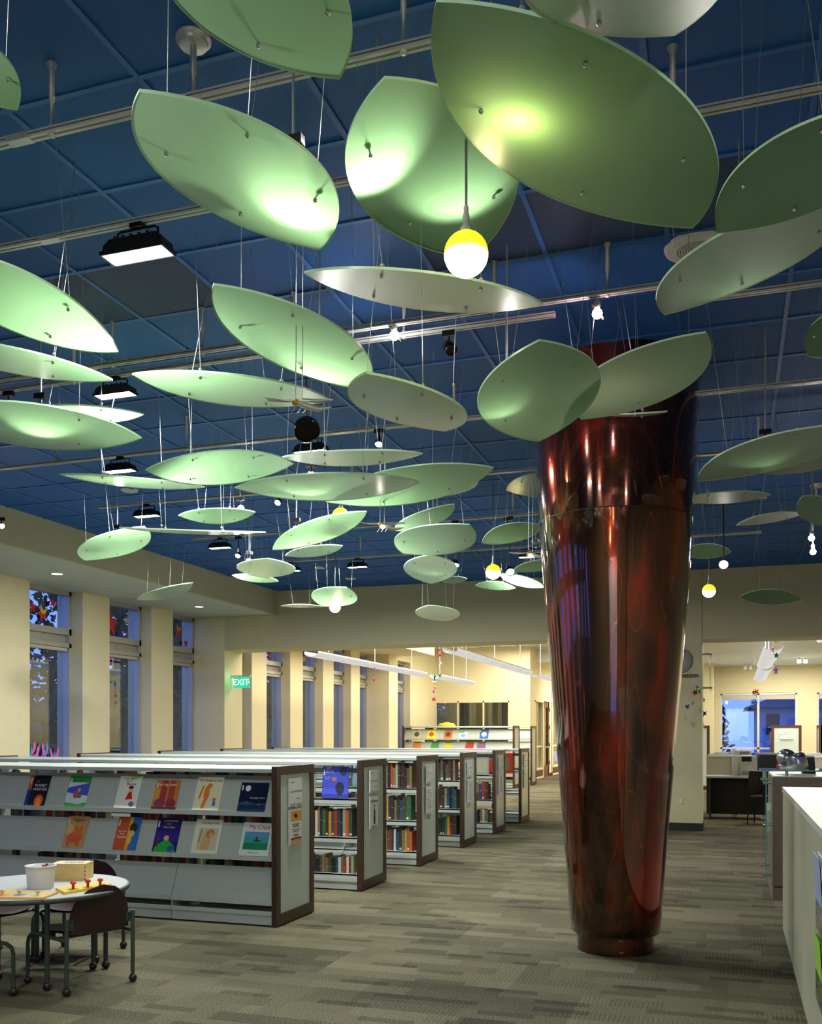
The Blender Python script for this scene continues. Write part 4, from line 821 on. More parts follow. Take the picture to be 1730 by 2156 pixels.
def bookcase(y0, label, x0=BL, x1=BR, nsec=5, h=HT, depth=BD, levels=(0.14, 0.48, 0.84), display=(), back=(0.12, 0.50, 0.85), canopy=True, grp='low grey bookcases in parallel rows', backpanel=False):
    t = empty('bookcase', (0, 0, 0), 0, label, 'bookcase', grp)
    y1 = y0 + depth; yc = (y0 + y1) / 2; sw = (x1 - x0) / nsec
    end_panel(t, x1, y0 - 0.01, y1 + 0.01, h, 1); end_panel(t, x0 - 0.045, y0 - 0.01, y1 + 0.01, h, -1)
    for i in range(nsec + 1):
        xx = x0 + sw * i; xx = min(max(xx, x0 + 0.02), x1 - 0.02)
        m = MB().box((xx - 0.02, yc - 0.03, 0.0), (xx + 0.02, yc + 0.03, h - 0.07))
        for q in range(28): m.box((xx - 0.004, yc - 0.0308, 0.10 + q * 0.036), (xx + 0.004, yc - 0.03, 0.122 + q * 0.036), 1)
        m.build('slotted_post', [GREYD, INK], t)
    for i in range(nsec):
        a, b = x0 + sw * i + 0.0028, x0 + sw * (i + 1) - 0.0028
        # base trays both sides
        m = MB().box((a, y0 + 0.015, 0.012), (b, y0 + 0.03, 0.088)).box((a, y0 + 0.004, 0.088), (b, yc - 0.03, 0.10)).box((a, y0, 0.085), (b, y0 + 0.012, 0.118)).box((a, y0 + 0.005, 0.1), (a + 0.006, yc - 0.05, 0.19)).box((a, y1 - 0.03, 0.012), (b, y1 - 0.015, 0.088)).box((a, yc + 0.03, 0.088), (b, y1 - 0.004, 0.10)).box((a, y1 - 0.012, 0.085), (b, y1, 0.118))
        m.build('base_tray', GREYM, t)
        for z in levels:
            if display: continue
            m = MB().box((a, y0 + 0.02, z), (b, yc - 0.03, z + 0.014)).box((a, y0 + 0.02, z - 0.035), (b, y0 + 0.024, z + 0.014)).box((a, y0 + 0.05, z), (a + 0.004, yc - 0.03, z + 0.11)).box((b - 0.004, y0 + 0.05, z), (b, yc - 0.03, z + 0.11)).box((a, yc - 0.034, z), (b, yc - 0.03, z + 0.05))
            m.build('shelf', GREYM, t)
        for z in back:
            m = MB().box((a, yc + 0.03, z), (b, y1 - 0.02, z + 0.014)).box((a, y1 - 0.024, z - 0.035), (b, y1 - 0.02, z + 0.014)).box((a, yc + 0.03, z), (a + 0.004, y1 - 0.05, z + 0.11))
            m.build('rear_shelf', GREYM, t)
        for z in display:
            # slanted display shelf with lip
            o_ = [(y0 + 0.0, z - 0.028), (y0 + 0.004, z - 0.028), (y0 + 0.006, z - 0.002), (y0 + 0.018, z), (y0 + 0.115, z + 0.243), (y0 + 0.111, z + 0.245), (y0 + 0.014, z + 0.004), (y0 + 0.0, z + 0.006)]
            m = MB().prism(o_, a, b, 0, 'x'); m.box((a + 0.002, y0 + 0.11, z + 0.02), (a + 0.006, yc - 0.03, z + 0.2))
            m.build('display_shelf', GREYM, t)
        if display and i < nsec - 1:
            for z in display:
                MB().prism([(y0 + 0.012, z - 0.028), (y0 + 0.02, z - 0.002), (y0 + 0.119, z + 0.243), (y0 + 0.14, z + 0.243), (y0 + 0.14, z - 0.028)], b - 0.012, b + 0.0176, 0, 'x').build('seam_backing', GREYD, t)  # dark backing added behind the seam so no light shows through
        if display:
            MB().box((a, yc - 0.04, h - 0.16), (b, yc - 0.036, h - 0.085)).build('top_filler_panel', GREYM, t)
        elif backpanel:
            MB().box((a, yc - 0.01, 0.1), (b, yc + 0.01, h - 0.07)).build('back_panel', GREYM, t)
        else:
            MB().box((a, yc - 0.006, h - 0.13), (b, yc + 0.006, h - 0.085)).build('top_filler_panel', GREYM, t)
    m = MB().prism([(y0 + 0.006, h - 0.048), (y0 + 0.012, h - 0.048), (y0 + 0.014, h - 0.02), (y1 - 0.014, h - 0.02), (y1 - 0.012, h - 0.048), (y1 - 0.006, h - 0.048), (y1 - 0.006, h - 0.02), (y1 - 0.02, h - 0.013), (y0 + 0.02, h - 0.013), (y0 + 0.006, h - 0.02)], x0, x1, 0, 'x')
    m.build('canopy_top', GREYM, t)
    return t
ordn = ['nearest', 'second', 'third', 'fourth', 'fifth', 'sixth and farthest']
cases = []
for i, y in enumerate(ROWY):
    lb = ('grey slanted display bookcase with walnut framed end, nearest of the parallel rows, holding picture books' if i == 0 else 'low grey bookcase with walnut framed frosted end panel, %s of the parallel rows' % ordn[i])
    cases.append(bookcase(y, lb, display=(0.19, 0.525, 0.862) if i == 0 else ()))
    cases[-1]['label'] = lb
# sign holders on the end panels
def holder(i, kind):
    x = BR + 0.045; y0 = ROWY[i]; yc = y0 + 0.30; S_ = MB
    who = ordn[i]
    t = empty('sign_holder', (x, yc, 0), 0, 'clear sign holder with white cards on the end panel of the %s bookcase' % who, 'sign holder', 'sign holders on the bookcase ends')
    MB().box((0, -0.115, 0.90), (0.012, 0.115, 1.115)).build('card_holder', PINW, t)
    for z in (0.92, 1.02): MB().box((0.0125, -0.105, z), (0.014, 0.105, z + 0.085)).build('white_card', PAPER, t)
    for z, yy in ((0.955, 0.04), (1.085, -0.06)): MB().box((0.0142, yy - 0.04, z), (0.0146, yy + 0.03, z + 0.004)).build('card_line', INK, t)
    MB().ball((0.012, 0.0, 0.895), 0.006, 8).build('screw', STEEL, t)
    t = empty('poster_holder', (x, yc, 0), 0, 'clear sleeve with a printed notice on the end of the %s bookcase' % who, 'poster holder', 'notices on the bookcase ends')
    zl, zh = (0.60, 0.875) if i == 0 else (0.56, 0.875)
    MB().box((0, -0.115, zl), (0.01, 0.115, zh)).build('acrylic_sleeve', PINW, t)
    MB().box((0.0105, -0.10, zl + 0.015), (0.0115, 0.10, zh - 0.012)).build('notice_sheet', PAPER, t)
    X_ = 0.012
    if i == 0:
        OR = flat(232, 160, 40)
        MB().box((X_, -0.098, zh - 0.09), (X_ + 0.0005, 0.098, zh - 0.014)).box((X_, -0.098, zl + 0.017), (X_ + 0.0005, 0.098, zl + 0.04)).build('orange_band', OR, t)
        m = MB().box((X_ + 0.0006, -0.098, zl + 0.04), (X_ + 0.001, 0.098, zl + 0.052))
        for z, w_ in ((0.76, .07), (0.75, .05), (0.74, .06), (0.715, .07), (0.70, .045), (0.675, .05), (0.665, .04)): m.box((X_, -w_, z - .002), (X_ + 0.0006, w_, z + .002))
        m.prism([(-0.05, zh - 0.05), (-0.01, zh - 0.03), (0.03, zh - 0.055), (0.0, zh - 0.075)], X_ + 0.0006, X_ + 0.001, 0, 'x'); m.build('print', INK, t)
    elif i == 1:
        m = MB().prism(disc2d(0, 0.70, 0.022, 0.05), X_, X_ + 0.0006, 0, 'x').prism(disc2d(0, 0.772, 0.014, 0.016), X_, X_ + 0.0006, 0, 'x').prism([(-0.02, 0.60), (0.02, 0.60), (0.026, 0.67), (-0.026, 0.67)], X_, X_ + 0.0006, 0, 'x')
        for z in (0.585, 0.577): m.box((X_, -0.06, z), (X_ + 0.0005, 0.06, z + 0.003))
        m.build('print', INK, t)
        text('print_title', 'READ more', Matrix.Translation((X_ + 0.0005, 0, 0.82)) @ face_px((0, 0, 0)), 0.034, INK, t)
    else:
        m = MB()
        for q in range(10): m.box((X_, -0.05 - 0.02 * ((q * 7) % 3), 0.60 + q * 0.024), (X_ + 0.0005, 0.05 + 0.015 * ((q * 5) % 3), 0.604 + q * 0.024))
        m.build('print', INK, t)
for i in range(6): holder(i, 0)

# ------------------------------------------------------------------ books
RB = random.Random(5)
PAL = [(176, 52, 40), (205, 92, 48), (214, 170, 70), (60, 110, 70), (44, 78, 120), (34, 40, 66), (230, 224, 208), (150, 120, 86), (92, 44, 52), (120, 140, 96), (70, 70, 72), (214, 200, 150), (88, 130, 150), (50, 60, 44), (200, 60, 70), (110, 84, 60), (28, 28, 32), (232, 120, 60)]
DARKP = [(52, 66, 52), (40, 46, 58), (92, 70, 48), (64, 52, 40), (120, 112, 84), (30, 32, 34), (150, 60, 40), (176, 168, 130), (70, 84, 70), (46, 60, 84), (108, 92, 60), (84, 40, 36), (190, 182, 160)]
CN = {(176, 52, 40): 'red', (205, 92, 48): 'rust', (214, 170, 70): 'mustard', (60, 110, 70): 'green', (44, 78, 120): 'blue', (34, 40, 66): 'navy', (230, 224, 208): 'cream', (150, 120, 86): 'tan', (92, 44, 52): 'maroon', (120, 140, 96): 'sage', (70, 70, 72): 'grey', (214, 200, 150): 'straw', (88, 130, 150): 'teal', (50, 60, 44): 'dark green', (200, 60, 70): 'crimson', (110, 84, 60): 'brown', (28, 28, 32): 'black', (232, 120, 60): 'orange',
      (52, 66, 52): 'deep green', (40, 46, 58): 'slate', (92, 70, 48): 'brown', (64, 52, 40): 'dark brown', (120, 112, 84): 'olive', (30, 32, 34): 'black', (150, 60, 40): 'brick red', (176, 168, 130): 'beige', (70, 84, 70): 'moss', (46, 60, 84): 'dull blue', (108, 92, 60): 'khaki', (84, 40, 36): 'oxblood', (190, 182, 160): 'off white'}
def book_mesh(tagged):
    m = MB() # unit book: spine faces -Y, x thickness 1, y depth 1, z height 1
    m.box((0, 0, 0), (1, 0.03, 1), 0).box((0, 0.03, 0), (0.08, 1, 1), 0).box((0.92, 0.03, 0), (1, 1, 1), 0).box((0.08, 0.03, 0.012), (0.92, 0.97, 0.985), 1)
    if tagged: m.box((0.15, -0.006, 0.06), (0.85, 0.0, 0.13), 2)
    else: m.box((0.2, -0.004, 0.55), (0.8, 0.0, 0.56), 2)
    return m.build('book', [BOOKC, PAGES, LABELM])
BK = [book_mesh(True), book_mesh(False)]; used = [False, False]
ORD = ['first', 'second', 'third', 'fourth', 'fifth', 'sixth', 'seventh', 'eighth', 'ninth', 'tenth', 'eleventh', 'twelfth']
CNT = {}
def put_book(x, y, z, th, dp, hh, rz, where, group, pal=None, turn='from the left'):
    v = 0 if RB.random() < 0.3 else 1
    o = BK[v] if not used[v] else BK[v].copy()
    if used[v]: COL.objects.link(o)
    used[v] = True
    o.location = (x, y, z); o.rotation_euler = (0, 0, rz); o.scale = (th, dp, hh)
    c = RB.choice(pal or PAL); k = RB.uniform(0.85, 1.1); o.color = tuple(min(1, q * k) for q in srgb(*c)[:3]) + (1,)
    key = (where, CN[c]); n = CNT[key] = CNT.get(key, 0) + 1
    tag(o, '%s %s book %s %s' % (ORD[min(n - 1, 11)], CN[c], turn, where), 'book', group); return o
def fill(x0, x1, y, z, where, group, back=False, pal=None, tmin=0.018, tmax=0.034, hmin=0.20, hmax=0.29, gaps=0.0):
    x = x0
    while x < x1 - 0.02:
        th = RB.uniform(tmin, tmax)
        if RB.random() < gaps: x += RB.uniform(0.05, 0.16); continue
        if x + th > x1: break
        put_book(x, y + RB.uniform(0, 0.015), z, th, RB.uniform(0.15, 0.2), RB.uniform(hmin, hmax), 0, where, group, pal)
        x += th + 0.0015
y1 = ROWY[0] + BD
for a, b in ((-6.1, -5.86), (-5.75, -5.12), (-4.85, -4.25), (-4.12, -3.36)):
    fill(a, b, y1 - 0.22, 0.514, 'in the upper gap of the nearest bookcase', 'books seen through the upper gap of the nearest bookcase', tmin=0.024, tmax=0.048, hmin=0.28, hmax=0.33)
for a, b in ((-5.8, -5.25), (-4.95, -4.25), (-4.12, -3.38)):
    fill(a, b, y1 - 0.22, 0.134, 'in the lower gap of the nearest bookcase', 'books seen through the lower gap of the nearest bookcase', tmin=0.026, tmax=0.050, hmin=0.28, hmax=0.34)
fill(-5.2, -3.4, y1 - 0.22, 0.864, 'under the canopy of the nearest bookcase', 'books under the canopy of the nearest bookcase', tmin=0.05, tmax=0.09, hmin=0.27, hmax=0.295, gaps=0.15)
spec = {1: [(0.10, -4.16, -3.35, 'bottom', 0.18, 0.22), (0.494, -4.18, -3.35, 'middle', 0.23, 0.28)],
        2: [(0.154, -4.00, -3.35, 'lower', 0.2, 0.27), (0.494, -3.98, -3.35, 'middle', 0.22, 0.28), (0.854, -3.78, -3.35, 'top', 0.22, 0.28)],
        3: [(0.154, -3.86, -3.35, 'lower', 0.16, 0.25), (0.494, -3.86, -3.35, 'middle', 0.24, 0.28), (0.854, -3.66, -3.35, 'top', 0.2, 0.27)],
        4: [(0.154, -3.70, -3.35, 'lower', 0.16, 0.2), (0.494, -3.64, -3.35, 'middle', 0.2, 0.26)]}
for i, ls in spec.items():
    for z, a, b, lv, h0, h1 in ls:
        fill(a, b, ROWY[i] + 0.06, z, 'on the %s shelf, %s bookcase' % (lv, ordn[i]), 'books on the %s shelf of the %s bookcase' % (lv, ordn[i]), pal=DARKP + PAL[:8], tmin=0.018 + 0.002 * i, tmax=0.032 + 0.002 * i, hmin=h0, hmax=h1)

# face-out picture books on the nearest display bookcase
def cover_mat(c): return flat(*c, rough=0.22)
def cover_book(px, z0, w, h, base, shapes, title, label, ybase, lean=22.0, name='picture_book', group='picture books facing out on the nearest bookcase', th=0.010, xpos=None):
    X = xpos if xpos is not None else at(px, 0, Y=ybase).x
    t = empty(name, (X, ybase, z0), 0, label, 'book', group)
    A = Matrix.Rotation(-math.radians(lean), 4, 'X')
    MB(A).box((-w / 2, 0, 0), (w / 2, 0.0015, h), 0).box((-w / 2, th - 0.0015, 0), (w / 2, th, h), 0).box((-w / 2, 0, 0), (-w / 2 + 0.0015, th, h), 0).build('cover', cover_mat(base), t)
    MB(A).box((-w / 2 + 0.0015, 0.0015, 0.003), (w / 2 - 0.003, th - 0.0015, h - 0.003)).build('pages', PAGES, t)
    by = {}
    for k, (c, out) in enumerate(shapes):
        m = by.setdefault(c, MB(A)); e = 0.0004 + 0.00025 * k
        m.prism([(u * w - w / 2, v * h) for u, v in out], -e, 0.0, 0, 'y')
    for c, m in by.items(): m.build('cover_art', cover_mat(c), t)
    e = 0.0006 + 0.00025 * len(shapes)
    for s_, u, v, sz, c in title:
        o = text('title', s_, A @ face_cam((u * w - w / 2, -e, v * h)), sz * h, cover_mat(c), t, ext=0.0002)
    MB(A).box((-w / 2 + 0.012, -e - 0.0002, h * 0.72), (-w / 2 + 0.024, -e, h * 0.9)).build('spine_label', LABELM, t)
    return t
def R_(x0, y0, x1, y1): return [(x0, y0), (x1, y0), (x1, y1), (x0, y1)]
def D_(x, y, r, ry=None, n=16): return disc2d(x, y, r, ry or r, n)
Z1, Z2 = 0.871, 0.534; YB = ROWY[0] + 0.008
cover_book(71, Z1, 0.205, 0.262, (20, 20, 22), [((190, 90, 30), R_(0, .5, .17, 1)), ((30, 50, 150), R_(0, 0, .17, .5)), ((235, 90, 30), D_(.66, .16, .22, .2)), ((250, 160, 60), D_(.66, .16, .12, .11))],
           [('THE', .42, .78, .055, (190, 190, 190)), ('PLANET', .6, .66, .13, (235, 235, 235)), ('HUNTERS', .6, .53, .12, (235, 235, 235))], 'black face-out book titled PLANET HUNTERS with an orange planet', YB)
cover_book(156, Z1, 0.205, 0.265, (220, 228, 240), [((40, 140, 60), R_(0, .78, 1, 1)), ((70, 90, 200), [(0, .45), (1, .35), (1, .78), (0, .6)]), ((50, 150, 60), [(0, 0), (1, 0), (1, .14), (.6, .07), (.3, .1), (0, .12)]), ((225, 80, 50), D_(.45, .38, .13, .12)), ((240, 180, 140), D_(.55, .53, .07, .06)), ((60, 130, 130), D_(.6, .33, .12, .06))],
           [], 'face-out picture book with a swinging figure over blue and green, second on the upper shelf', YB)
cover_book(262, Z1, 0.205, 0.268, (234, 236, 228), [((170, 215, 90), [(.5, .86), (.95, .96), (.98, 1), (.45, 1)]), ((220, 40, 30), [(.42, .25), (.75, .28), (.66, .52), (.54, .52)]), ((240, 190, 130), D_(.6, .56, .09, .07)), ((90, 30, 80), R_(.5, .6, .7, .69)), ((110, 115, 130), D_(.75, .12, .12, .08))],
           [('Emily', .32, .92, .08, (40, 40, 40)), ('learns to', .45, .84, .06, (40, 40, 40)), ('Bounce', .58, .75, .11, (30, 30, 30))], 'white face-out book titled Bounce with a girl in a red dotted dress', YB)
cover_book(343, Z1, 0.222, 0.238, (190, 130, 60), [((170, 60, 60), R_(.25, .3, .5, 1)), ((180, 70, 60), R_(.58, .3, .82, 1)), ((225, 150, 60), R_(0, .3, .22, .7)), ((150, 60, 90), D_(.3, .2, .22, .16)), ((140, 50, 80), D_(.75, .2, .2, .16)), ((60, 50, 50), R_(0, 0, 1, .07))],
           [('my big sister', .5, .85, .14, (250, 240, 170))], 'brown and pink face-out book titled my big sister with sneakers', YB)
cover_book(431, Z1, 0.232, 0.272, (226, 224, 190), [((226, 130, 50), D_(.44, .5, .11, .24)), ((226, 130, 50), D_(.52, .73, .1, .08)), ((215, 120, 40), [(.15, .35), (.22, .33), (.32, .72), (.25, .74)]), ((226, 130, 50), [(.3, .05), (.42, .05), (.48, .3), (.36, .3)]), ((70, 110, 200), D_(.78, .2, .06, .08)), ((220, 90, 70), D_(.77, .32, .06, .05))],
           [('The Best', .3, .89, .11, (190, 80, 40)), ('Picnic Ever', .73, .88, .09, (70, 80, 110))], 'cream face-out book titled The Best Picnic Ever with an orange tiger', YB)
cover_book(527, Z1, 0.236, 0.232, (22, 34, 62), [((34, 52, 84), R_(0, 0, 1, .28)), ((235, 235, 225), D_(.27, .8, .1, .105)), ((60, 80, 110), [(0, .28), (.3, .36), (.6, .26), (1, .3), (1, .24), (0, .22)]), ((120, 90, 50), D_(.75, .24, .06, .04))],
           [('long night moon', .66, .47, .085, (235, 230, 170))], 'dark blue face-out book titled long night moon with a full moon', YB)
cover_book(151, Z2, 0.205, 0.268, (196, 150, 92), [((214, 178, 110), D_(.2, .55, .18, .2)), ((214, 98, 52), D_(.5, .32, .36, .17)), ((222, 108, 60), D_(.6, .5, .2, .14)), ((205, 90, 50), [(.44, .58), (.5, .7), (.56, .6)]), ((205, 90, 50), [(.66, .6), (.76, .7), (.78, .56)]), ((214, 98, 52), R_(.2, .05, .32, .25)), ((214, 98, 52), R_(.62, .05, .76, .25))],
           [('Figaro', .55, .87, .16, (92, 60, 40))], 'tan face-out book titled Figaro with an orange cat', YB)
cover_book(260, Z2, 0.218, 0.275, (196, 88, 48), [((236, 168, 40), R_(.5, 0, .64, 1)), ((50, 110, 190), R_(.64, 0, 1, 1)), ((60, 50, 44), D_(.72, .68, .17, .15)), ((235, 180, 140), D_(.68, .5, .12, .1)), ((235, 200, 60), D_(.64, .32, .08, .14))],
           [("Don't Be", .28, .56, .07, (245, 240, 230)), ('Afraid', .28, .48, .07, (245, 240, 230)), ('Tommy', .28, .39, .11, (250, 250, 245))], "orange and blue face-out book titled Don't Be Afraid Tommy", YB)
cover_book(344, Z2, 0.218, 0.278, (34, 34, 104), [((50, 40, 140), R_(0, .3, 1, .6)), ((40, 165, 60), [(.05, 0), (.95, 0), (.85, .2), (.6, .34), (.35, .3), (.1, .16)]), ((235, 170, 110), D_(.5, .4, .11, .08)), ((110, 50, 60), R_(.12, .15, .2, .45)), ((50, 80, 200), D_(.75, .1, .14, .08))],
           [('A MONSTER', .55, .9, .085, (225, 190, 120)), ('Under', .5, .82, .06, (225, 190, 120)), ("Alex's Bed", .52, .72, .09, (225, 200, 140))], "deep blue face-out book titled A Monster Under Alex's Bed", YB)
cover_book(428, Z2, 0.234, 0.276, (226, 228, 206), [((206, 196, 170), R_(.18, .1, .9, .75)), ((214, 170, 110), [(.3, .1), (.62, .1), (.7, .4), (.45, .62), (.34, .4)]), ((196, 130, 70), D_(.62, .58, .16, .13)), ((214, 170, 110), D_(.66, .54, .09, .08)), ((170, 120, 80), [(.2, .3), (.24, .3), (.3, .68), (.26, .7)])],
           [('Library Lion', .55, .9, .115, (90, 90, 84))], 'cream face-out book titled Library Lion with a seated lion', YB)
cover_book(532, Z2, 0.25, 0.262, (226, 230, 226), [((60, 160, 150), R_(.1, .18, .94, .72)), ((90, 150, 200), R_(.1, .55, .94, .72)), ((40, 130, 90), R_(.1, .18, .94, .38)), ((90, 60, 70), D_(.55, .45, .14, .03)), ((60, 50, 60), R_(.5, .45, .56, .56))],
           [('My Chair', .58, .86, .19, (190, 50, 60)), ('Betsy James', .5, .09, .07, (90, 110, 150))], 'white face-out book titled My Chair with a green sea picture', YB)
# face-out titles on the rows behind
YR = ROWY[1] + 0.03
cover_book(0, 0.856, 0.265, 0.30, (78, 88, 214), [((60, 66, 170), R_(0, 0, 1, .13)), ((50, 56, 80), D_(.68, .32, .17, .2)), ((60, 64, 90), D_(.8, .84, .15, .13)), ((180, 120, 90), D_(.45, .6, .1, .07)), ((50, 50, 70), [(.62, .1), (.76, .1), (.74, .3), (.64, .3)])],
           [('SKY', .25, .93, .11, (225, 230, 240)), ('BOYS', .28, .83, .11, (225, 230, 240)), ('How They', .2, .66, .04, (225, 230, 240)), ('Built the', .2, .61, .04, (225, 230, 240))], 'violet blue face-out book titled SKY BOYS on the second bookcase', YR, 6, group='picture books facing out on the rear rows', xpos=-3.53)
cover_book(0, 0.856, 0.30, 0.24, (150, 158, 142), [((120, 96, 60), D_(.72, .55, .1, .06))], [], 'grey green face-out book beside the SKY BOYS book', YR + 0.02, 6, group='picture books facing out on the rear rows', xpos=-3.89)
cover_book(0, 0.856, 0.05, 0.27, (205, 90, 60), [], [], 'orange book standing left of the grey green one on the second bookcase', YR + 0.05, 4, group='picture books facing out on the rear rows', xpos=-4.1)
cover_book(0, 0.856, 0.24, 0.27, (90, 116, 130), [((108, 134, 148), R_(.05, .1, .95, .9))], [], 'slate blue striped face-out book on the third bookcase', ROWY[2] + 0.03, 6, group='picture books facing out on the rear rows', xpos=-3.95)
cover_book(0, 0.856, 0.22, 0.25, (44, 34, 36), [((120, 40, 44), R_(.35, .1, .6, .95)), ((225, 225, 225), D_(.12, .3, .1, .12)), ((225, 225, 225), D_(.85, .3, .07, .12))], [], 'dark red and black face-out book on the fourth bookcase', ROWY[3] + 0.03, 6, group='picture books facing out on the rear rows', xpos=-3.83)
cover_book(0, 0.856, 0.21, 0.26, (140, 140, 120), [((160, 160, 140), R_(.1, .1, .9, .9))], [], 'khaki face-out book on the fifth bookcase', ROWY[4] + 0.03, 6, group='picture books facing out on the rear rows', xpos=-3.46)
cover_book(0, 0.856, 0.16, 0.26, (30, 50, 150), [((60, 90, 60), R_(0, 0, 1, .3))], [], 'blue face-out book left of the khaki one on the fifth bookcase', ROWY[4] + 0.03, 6, group='picture books facing out on the rear rows', xpos=-3.69)
t = empty('shelf_sign', (-3.62, ROWY[4] + 0.015, 0.495), 0, 'small white sign reading A to put in red, standing on the fifth bookcase', 'sign')
t['label'] = 'small white sign with red and black lines standing on the fifth bookcase'
MB(Matrix.Rotation(-0.12, 4, 'X')).box((-0.075, 0, 0), (0.075, 0.003, 0.14)).build('card', PAPER, t)
MB(Matrix.Rotation(-0.12, 4, 'X')).box((-0.05, -0.001, 0.10), (0.05, 0, 0.12)).build('red_line', flat(200, 40, 40), t)
MB(Matrix.Rotation(-0.12, 4, 'X')).box((-0.05, -0.001, 0.07), (0.05, 0, 0.078)).box((-0.05, -0.001, 0.045), (0.04, 0, 0.053)).box((-0.03, -0.001, 0.02), (0.04, 0, 0.028)).build('black_lines', INK, t)
# hanging bags on the sixth bookcase
for k, (x_, z_, c, lb, w_) in enumerate([(-3.50, 0.80, (190, 44, 40), 'red book bag with a picture hanging on the farthest bookcase', 0.26), (-3.74, 0.70, (196, 60, 54), 'red and white bag hanging left of the other red one on the farthest bookcase', 0.2), (-3.66, 0.22, (24, 84, 60), 'dark green cloth hanging low on the farthest bookcase', 0.14)]):
    t = empty('hanging_bag', (x_, ROWY[5] - 0.015, z_), 0, lb, 'bag', 'bags hanging on the farthest bookcase')
    hh = 0.34 if k < 2 else 0.5
    MB().prism([(-w_ / 2, 0.02), (-w_ * .3, 0), (w_ * .35, 0.01), (w_ / 2, 0.03), (w_ * .46, hh), (-w_ * .44, hh)], -0.03, 0.02, 0, 'y').build('cloth_body', flat(*c, rough=0.7), t)
    if k == 0: MB().prism(R_(-.07, .06, .07, .26), -0.032, -0.03, 0, 'y').build('picture_panel', flat(120, 110, 70), t)
    MB().tube([(-w_ * .25, 0, hh), (-w_ * .1, 0, hh + 0.06), (w_ * .1, 0, hh + 0.06), (w_ * .25, 0, hh)], 0.004, 6).build('handle', flat(*c, rough=0.7), t)
# tall magazine cases at the back
mg = bookcase(25.0, 'taller pale bookcase with magazines facing out, far back on the left', x0=-8.55, x1=-5.5, nsec=3, h=1.66, display=(0.65, 0.98, 1.31), back=(), grp='tall magazine cases at the back')
mg2 = bookcase(26.6, 'taller pale bookcase behind the magazine one, only its right end showing', x0=-8.4, x1=-5.35, nsec=3, h=1.66, display=(0.65, 0.98, 1.31), back=(), grp='tall magazine cases at the back')
mags = [(876, (205, 190, 170), (60, 90, 60), 'face-out magazine with a face on the cover, first on the tall magazine case'), (907, (225, 215, 60), (200, 90, 60), 'yellow face-out magazine, second on the tall magazine case'), (942, (190, 120, 70), (120, 60, 40), 'orange brown face-out magazine, third on the tall magazine case'), (974, (200, 220, 235), (120, 170, 210), 'small pale blue face-out magazine on the tall magazine case'), (1018, (60, 100, 170), (220, 230, 240), 'deep blue face-out magazine, last on the tall magazine case')]
for k, (px, c1, c2, lb) in enumerate(mags):
    cover_book(px, 1.318, 0.24, 0.27 if k != 3 else 0.19, c1, [(c2, D_(.5, .45, .3, .25)), ((60, 150, 70), R_(0, .9, .6, 1))], [], lb, 25.01, group='magazines facing out on the tall case', name='magazine')
for k, px in enumerate([876, 914, 942, 987, 1012]):
    cover_book(px, 0.988, 0.23, 0.26, [(220, 120, 60), (80, 150, 90), (200, 200, 80), (190, 60, 60), (150, 90, 150)][k], [((70, 140, 60), R_(0, .85, 1, 1))], [], 'face-out magazine on the second tier of the tall case, %s from its left end' % ['first', 'second', 'third', 'fourth', 'fifth'][k], 25.01, group='magazines facing out on the tall case', name='magazine')
t = empty('yellow_sculpture', at(940, 1524, Y=25.3), 0, 'round yellow and black striped object on top of the magazine case', 'ornament'); t.location.z = 1.648
MB().lathe([(0.001, 0), (0.24, 0.0), (0.25, 0.03), (0.18, 0.09), (0.001, 0.12)], n=28).build('body', flat(225, 205, 30), t)
MB().lathe([(0.251, 0.028), (0.252, 0.034)], n=28, cap=False).lathe([(0.182, 0.088), (0.184, 0.094), (0.18, 0.1)], n=28, cap=False).build('stripes', BLK, t)

# ------------------------------------------------------------------ children's table and chairs
TC = Vector((-3.92, 4.72, 0)); TH = 0.56
t = empty('round_table', TC, 0, "round white children's table with a dark rim, cut by the left edge", 'table')
MB().lathe([(0.001, TH), (0.518, TH)], n=72, cap=False).lathe([(0.001, TH - 0.028), (0.51, TH - 0.028)], n=72, cap=False).build('table_top', TBLW, t)
MB().lathe([(0.51, TH - 0.03), (0.528, TH - 0.026), (0.532, TH - 0.012), (0.528, TH - 0.002), (0.517, TH + 0.001)], n=72, cap=False).build('rim', mat('dark_rim', srgb(58, 66, 62), 0.45, noise=0.05), t)
for dx, dy in ((0.22, -0.18), (-0.30, 0.36), (0.22, 0.36), (-0.30, -0.18)):
    l = MB().tube([(dx, dy, 0.05), (dx, dy, TH - 0.03)], 0.0145, 14).build('leg', TUBEG, t)
    MB().ball((dx, dy, 0.026), 0.026, 16).build('ball_foot', MAROON, l)
